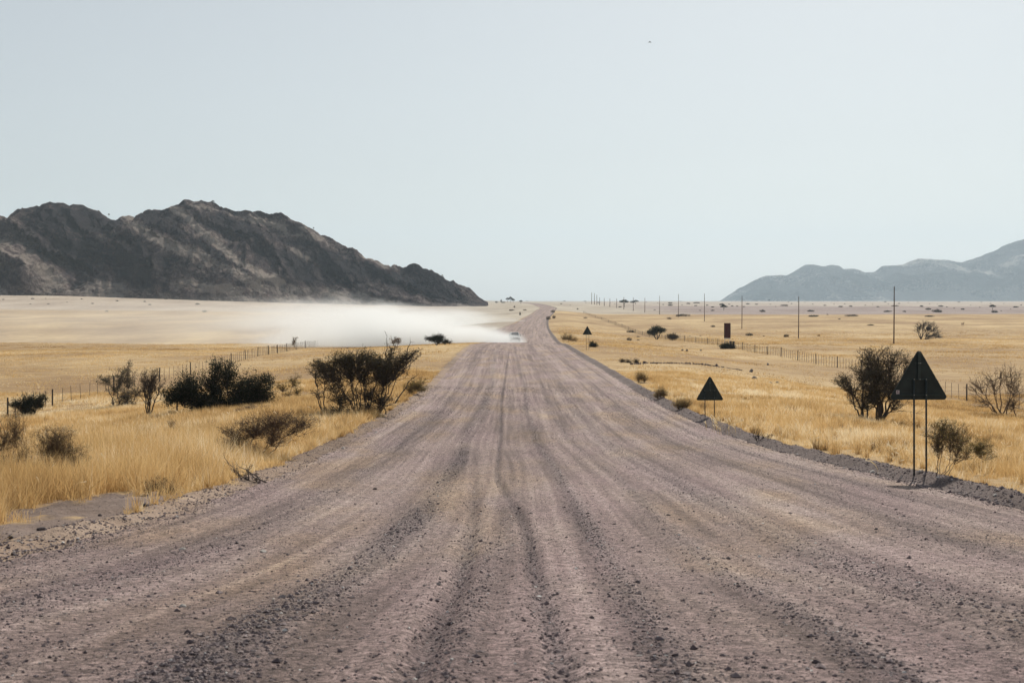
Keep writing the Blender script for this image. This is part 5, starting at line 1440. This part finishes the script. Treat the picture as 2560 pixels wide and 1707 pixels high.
# ------------------------------------------------------------------ utility poles
POLES = [(2235, 300), (1996.6, 408), (1854.8, 520), (1761, 628), (1696, 726), (1649, 819), (1612, 910), (1583, 997), (1559.4, 1083), (1541.6, 1155), (1524.6, 1235), (1510.5, 1311), (1499, 1380), (1492, 1425), (1486, 1467), (1479, 1518)]
PTOP = [716.5, 741.4, 739, 734, 735.4, 739.7, 744.6, 743.7, 742.7, 746, 746, 745, 743.7, 737, 733, 731.5]
ORD = ['nearest', 'second', 'third', 'fourth', 'fifth', 'sixth', 'seventh', 'eighth', 'ninth', 'tenth', 'eleventh', 'twelfth', 'thirteenth', 'fourteenth', 'fifteenth', 'farthest']
for i, ((px, Y), top) in enumerate(zip(POLES, PTOP)):
    x = at(px, 800, Y)[0]; g = float(ground_z(x, Y)); zt = at(px, top, Y)[2]
    H = max(7.0, min(zt - g, 13.5))
    if i == 0: lab = 'nearest and tallest wooden utility pole, rightmost of the row'
    elif i == len(POLES) - 1: lab = 'farthest utility pole of the row, leftmost, on the horizon'
    else: lab = ORD[i] + ' wooden utility pole of the row counted from the right'
    root = empty('utility_pole', (x, Y, g)); tag(root, lab, 'pole', 'row of wooden utility poles across the right plain')
    r = max(0.15, Y * 0.00021)
    m = MB(); m.tube([(0, 0, -0.5), (0.02, 0, H * 0.5), (0.0, 0, H)], [r, r * 0.85, r * 0.68], 8); m.build('shaft', M['pole_wood'], root, True)
    if i < 6:
        c = MB(); c.tube([(0, 0, H), (0, 0, H + 0.18)], [0.05, 0.03], 6); c.build('insulator', M['steel'], root)

# ------------------------------------------------------------------ car coming out of the dust
def car():
    Y = 270.0
    x, y, _ = at(1286.6, 850, Y); g = float(ground_z(x, y))
    root = empty('oncoming_car', (x, y, g + 0.02)); tag(root, 'white off-road car half hidden in its own dust beyond the crest', 'car')
    def hullx(sec, name, mat, par=root, smooth=False):
        """sec: list of (y, [(x,z)...half outline from bottom to top])"""
        vs = []; fs = []; n = None
        for yy, hp in sec:
            ring = [(p[0], yy, p[1]) for p in hp] + [(-p[0], yy, p[1]) for p in reversed(hp)]
            n = len(ring); vs += ring
        for i in range(len(sec) - 1):
            for k in range(n):
                j = (k + 1) % n
                fs.append((i * n + k, i * n + j, i * n + n + j, i * n + n + k))
        m = MB(); m.add(vs, fs)
        for i, fl in ((0, False), (len(sec) - 1, True)):
            c = (0, sec[i][0], sum(p[1] for p in sec[i][1]) / len(sec[i][1]))
            ring = vs[i * n:(i + 1) * n]
            m.add([c] + ring, [((0, k + 1, (k + 1) % n + 1) if fl else (0, (k + 1) % n + 1, k + 1)) for k in range(n)])
        return m.build(name, mat, par, smooth)
    low = lambda w_, z1: [(w_ * 0.9, 0.42), (w_, 0.55), (w_, z1 - 0.12), (w_ * 0.93, z1)]
    hullx([(-2.3, low(0.82, 0.98)), (-2.1, low(0.93, 1.08)), (-1.1, low(0.95, 1.16)), (0.0, low(0.95, 1.18)), (2.2, low(0.95, 1.18)), (2.4, low(0.9, 1.12))], 'body', M['car_paint'])
    cab = lambda w_, z0, z1: [(w_, z0), (w_ * 0.97, z0 + 0.2), (w_ * 0.86, z1 - 0.06), (w_ * 0.78, z1)]
    hullx([(-1.15, cab(0.86, 1.15, 1.24)), (-0.45, cab(0.88, 1.15, 1.82)), (0.6, cab(0.88, 1.15, 1.88)), (2.0, cab(0.87, 1.15, 1.84)), (2.3, cab(0.85, 1.15, 1.7))], 'cabin', M['car_paint'])
    # windscreen, slightly proud of the cabin, with side windows
    ws = MB(); ws.add([(-0.72, -1.13, 1.25), (0.72, -1.13, 1.25), (0.66, -0.50, 1.79), (-0.66, -0.50, 1.79), (-0.72, -1.10, 1.24), (0.72, -1.10, 1.24), (0.66, -0.47, 1.78), (-0.66, -0.47, 1.78)],
                      [(0, 1, 2, 3), (7, 6, 5, 4), (0, 4, 5, 1), (1, 5, 6, 2), (2, 6, 7, 3), (3, 7, 4, 0)])
    o = ws.build('windscreen', M['glass'], root); o.location = (0, -0.045, 0.03)
    for sx in (-1, 1):
        for y0, y1 in ((-0.45, 0.35), (0.42, 1.2), (1.28, 2.0)):
            q = MB(); q.add([(sx * 0.885, y0, 1.28), (sx * 0.885, y1, 1.28), (sx * 0.80, y1, 1.74), (sx * 0.80, y0 + 0.12, 1.74), (sx * 0.86, y0, 1.28), (sx * 0.86, y1, 1.28), (sx * 0.78, y1, 1.74), (sx * 0.78, y0 + 0.12, 1.74)],
                            [(0, 1, 2, 3), (7, 6, 5, 4), (0, 4, 5, 1), (1, 5, 6, 2), (2, 6, 7, 3), (3, 7, 4, 0)]); q.build('side_window', M['glass'], root)
        h = MB(); h.box((sx * 0.68, -2.3, 0.86), (0.3, 0.1, 0.17), bev=0.02); h.build('headlight', M['lens'], root)
        mr = MB(); mr.box((sx * 1.04, -0.75, 1.3), (0.2, 0.1, 0.2), bev=0.02); mr.build('mirror', M['grille'], root)
        for yy in (-1.45, 1.45):
            wh = MB(); wh.tube([(sx * 0.72, yy, 0.38), (sx * 0.95, yy, 0.38)], 0.38, 18); w_ = wh.build('wheel', M['rubber'], root)
            rm = MB(); rm.tube([(sx * 0.93, yy, 0.38), (sx * 0.965, yy, 0.38)], 0.2, 12); rm.build('rim', M['rim'], w_)
    gr = MB(); gr.box((0, -2.31, 0.84), (0.95, 0.06, 0.2), bev=0.02); gr.build('grille', M['grille'], root)
    bp = MB(); bp.box((0, -2.38, 0.6), (1.7, 0.16, 0.22), bev=0.04); bp.build('bumper', M['grille'], root)
    root.rotation_euler = (math.radians(-1.5), 0, math.radians(4))
car()

# ------------------------------------------------------------------ bird
def bird():
    x, y, z = at(1624, 105.5, 150.0)
    root = empty('bird', (x, y, z)); tag(root, 'small dark bird gliding high in the pale sky', 'bird')
    b = MB(); b.tube([(-0.02, 0.2, 0), (0, 0.1, 0), (0, 0, 0.005), (0, -0.1, 0.01), (0, -0.16, 0.012), (0, -0.2, 0.01)], [0.01, 0.03, 0.04, 0.03, 0.022, 0.005], 8); bo = b.build('body', M['bird'], root, True)
    for sx, pts in ((-1, [(0, 0.03), (-0.1, -0.04), (-0.17, -0.14)]), (1, [(0, 0.03), (0.08, -0.02), (0.14, -0.07)])):
        v = []; 
        for i, (px, pz) in enumerate(pts):
            ch = (0.09, 0.075, 0.015)[i]
            v += [(px, -ch, pz), (px, ch, pz - 0.004), (px, 0, pz + 0.012)]
        f = []
        for i in range(2):
            a = i * 3; f += [(a, a + 1, a + 4, a + 3), (a + 1, a + 2, a + 5, a + 4), (a + 2, a, a + 3, a + 5)]
        m = MB(); m.add(v, f); m.build('wing', M['bird'], root)
    root.rotation_euler = (0, 0, 0.25); root.scale = (1.25, 1.25, 1.25)
bird()
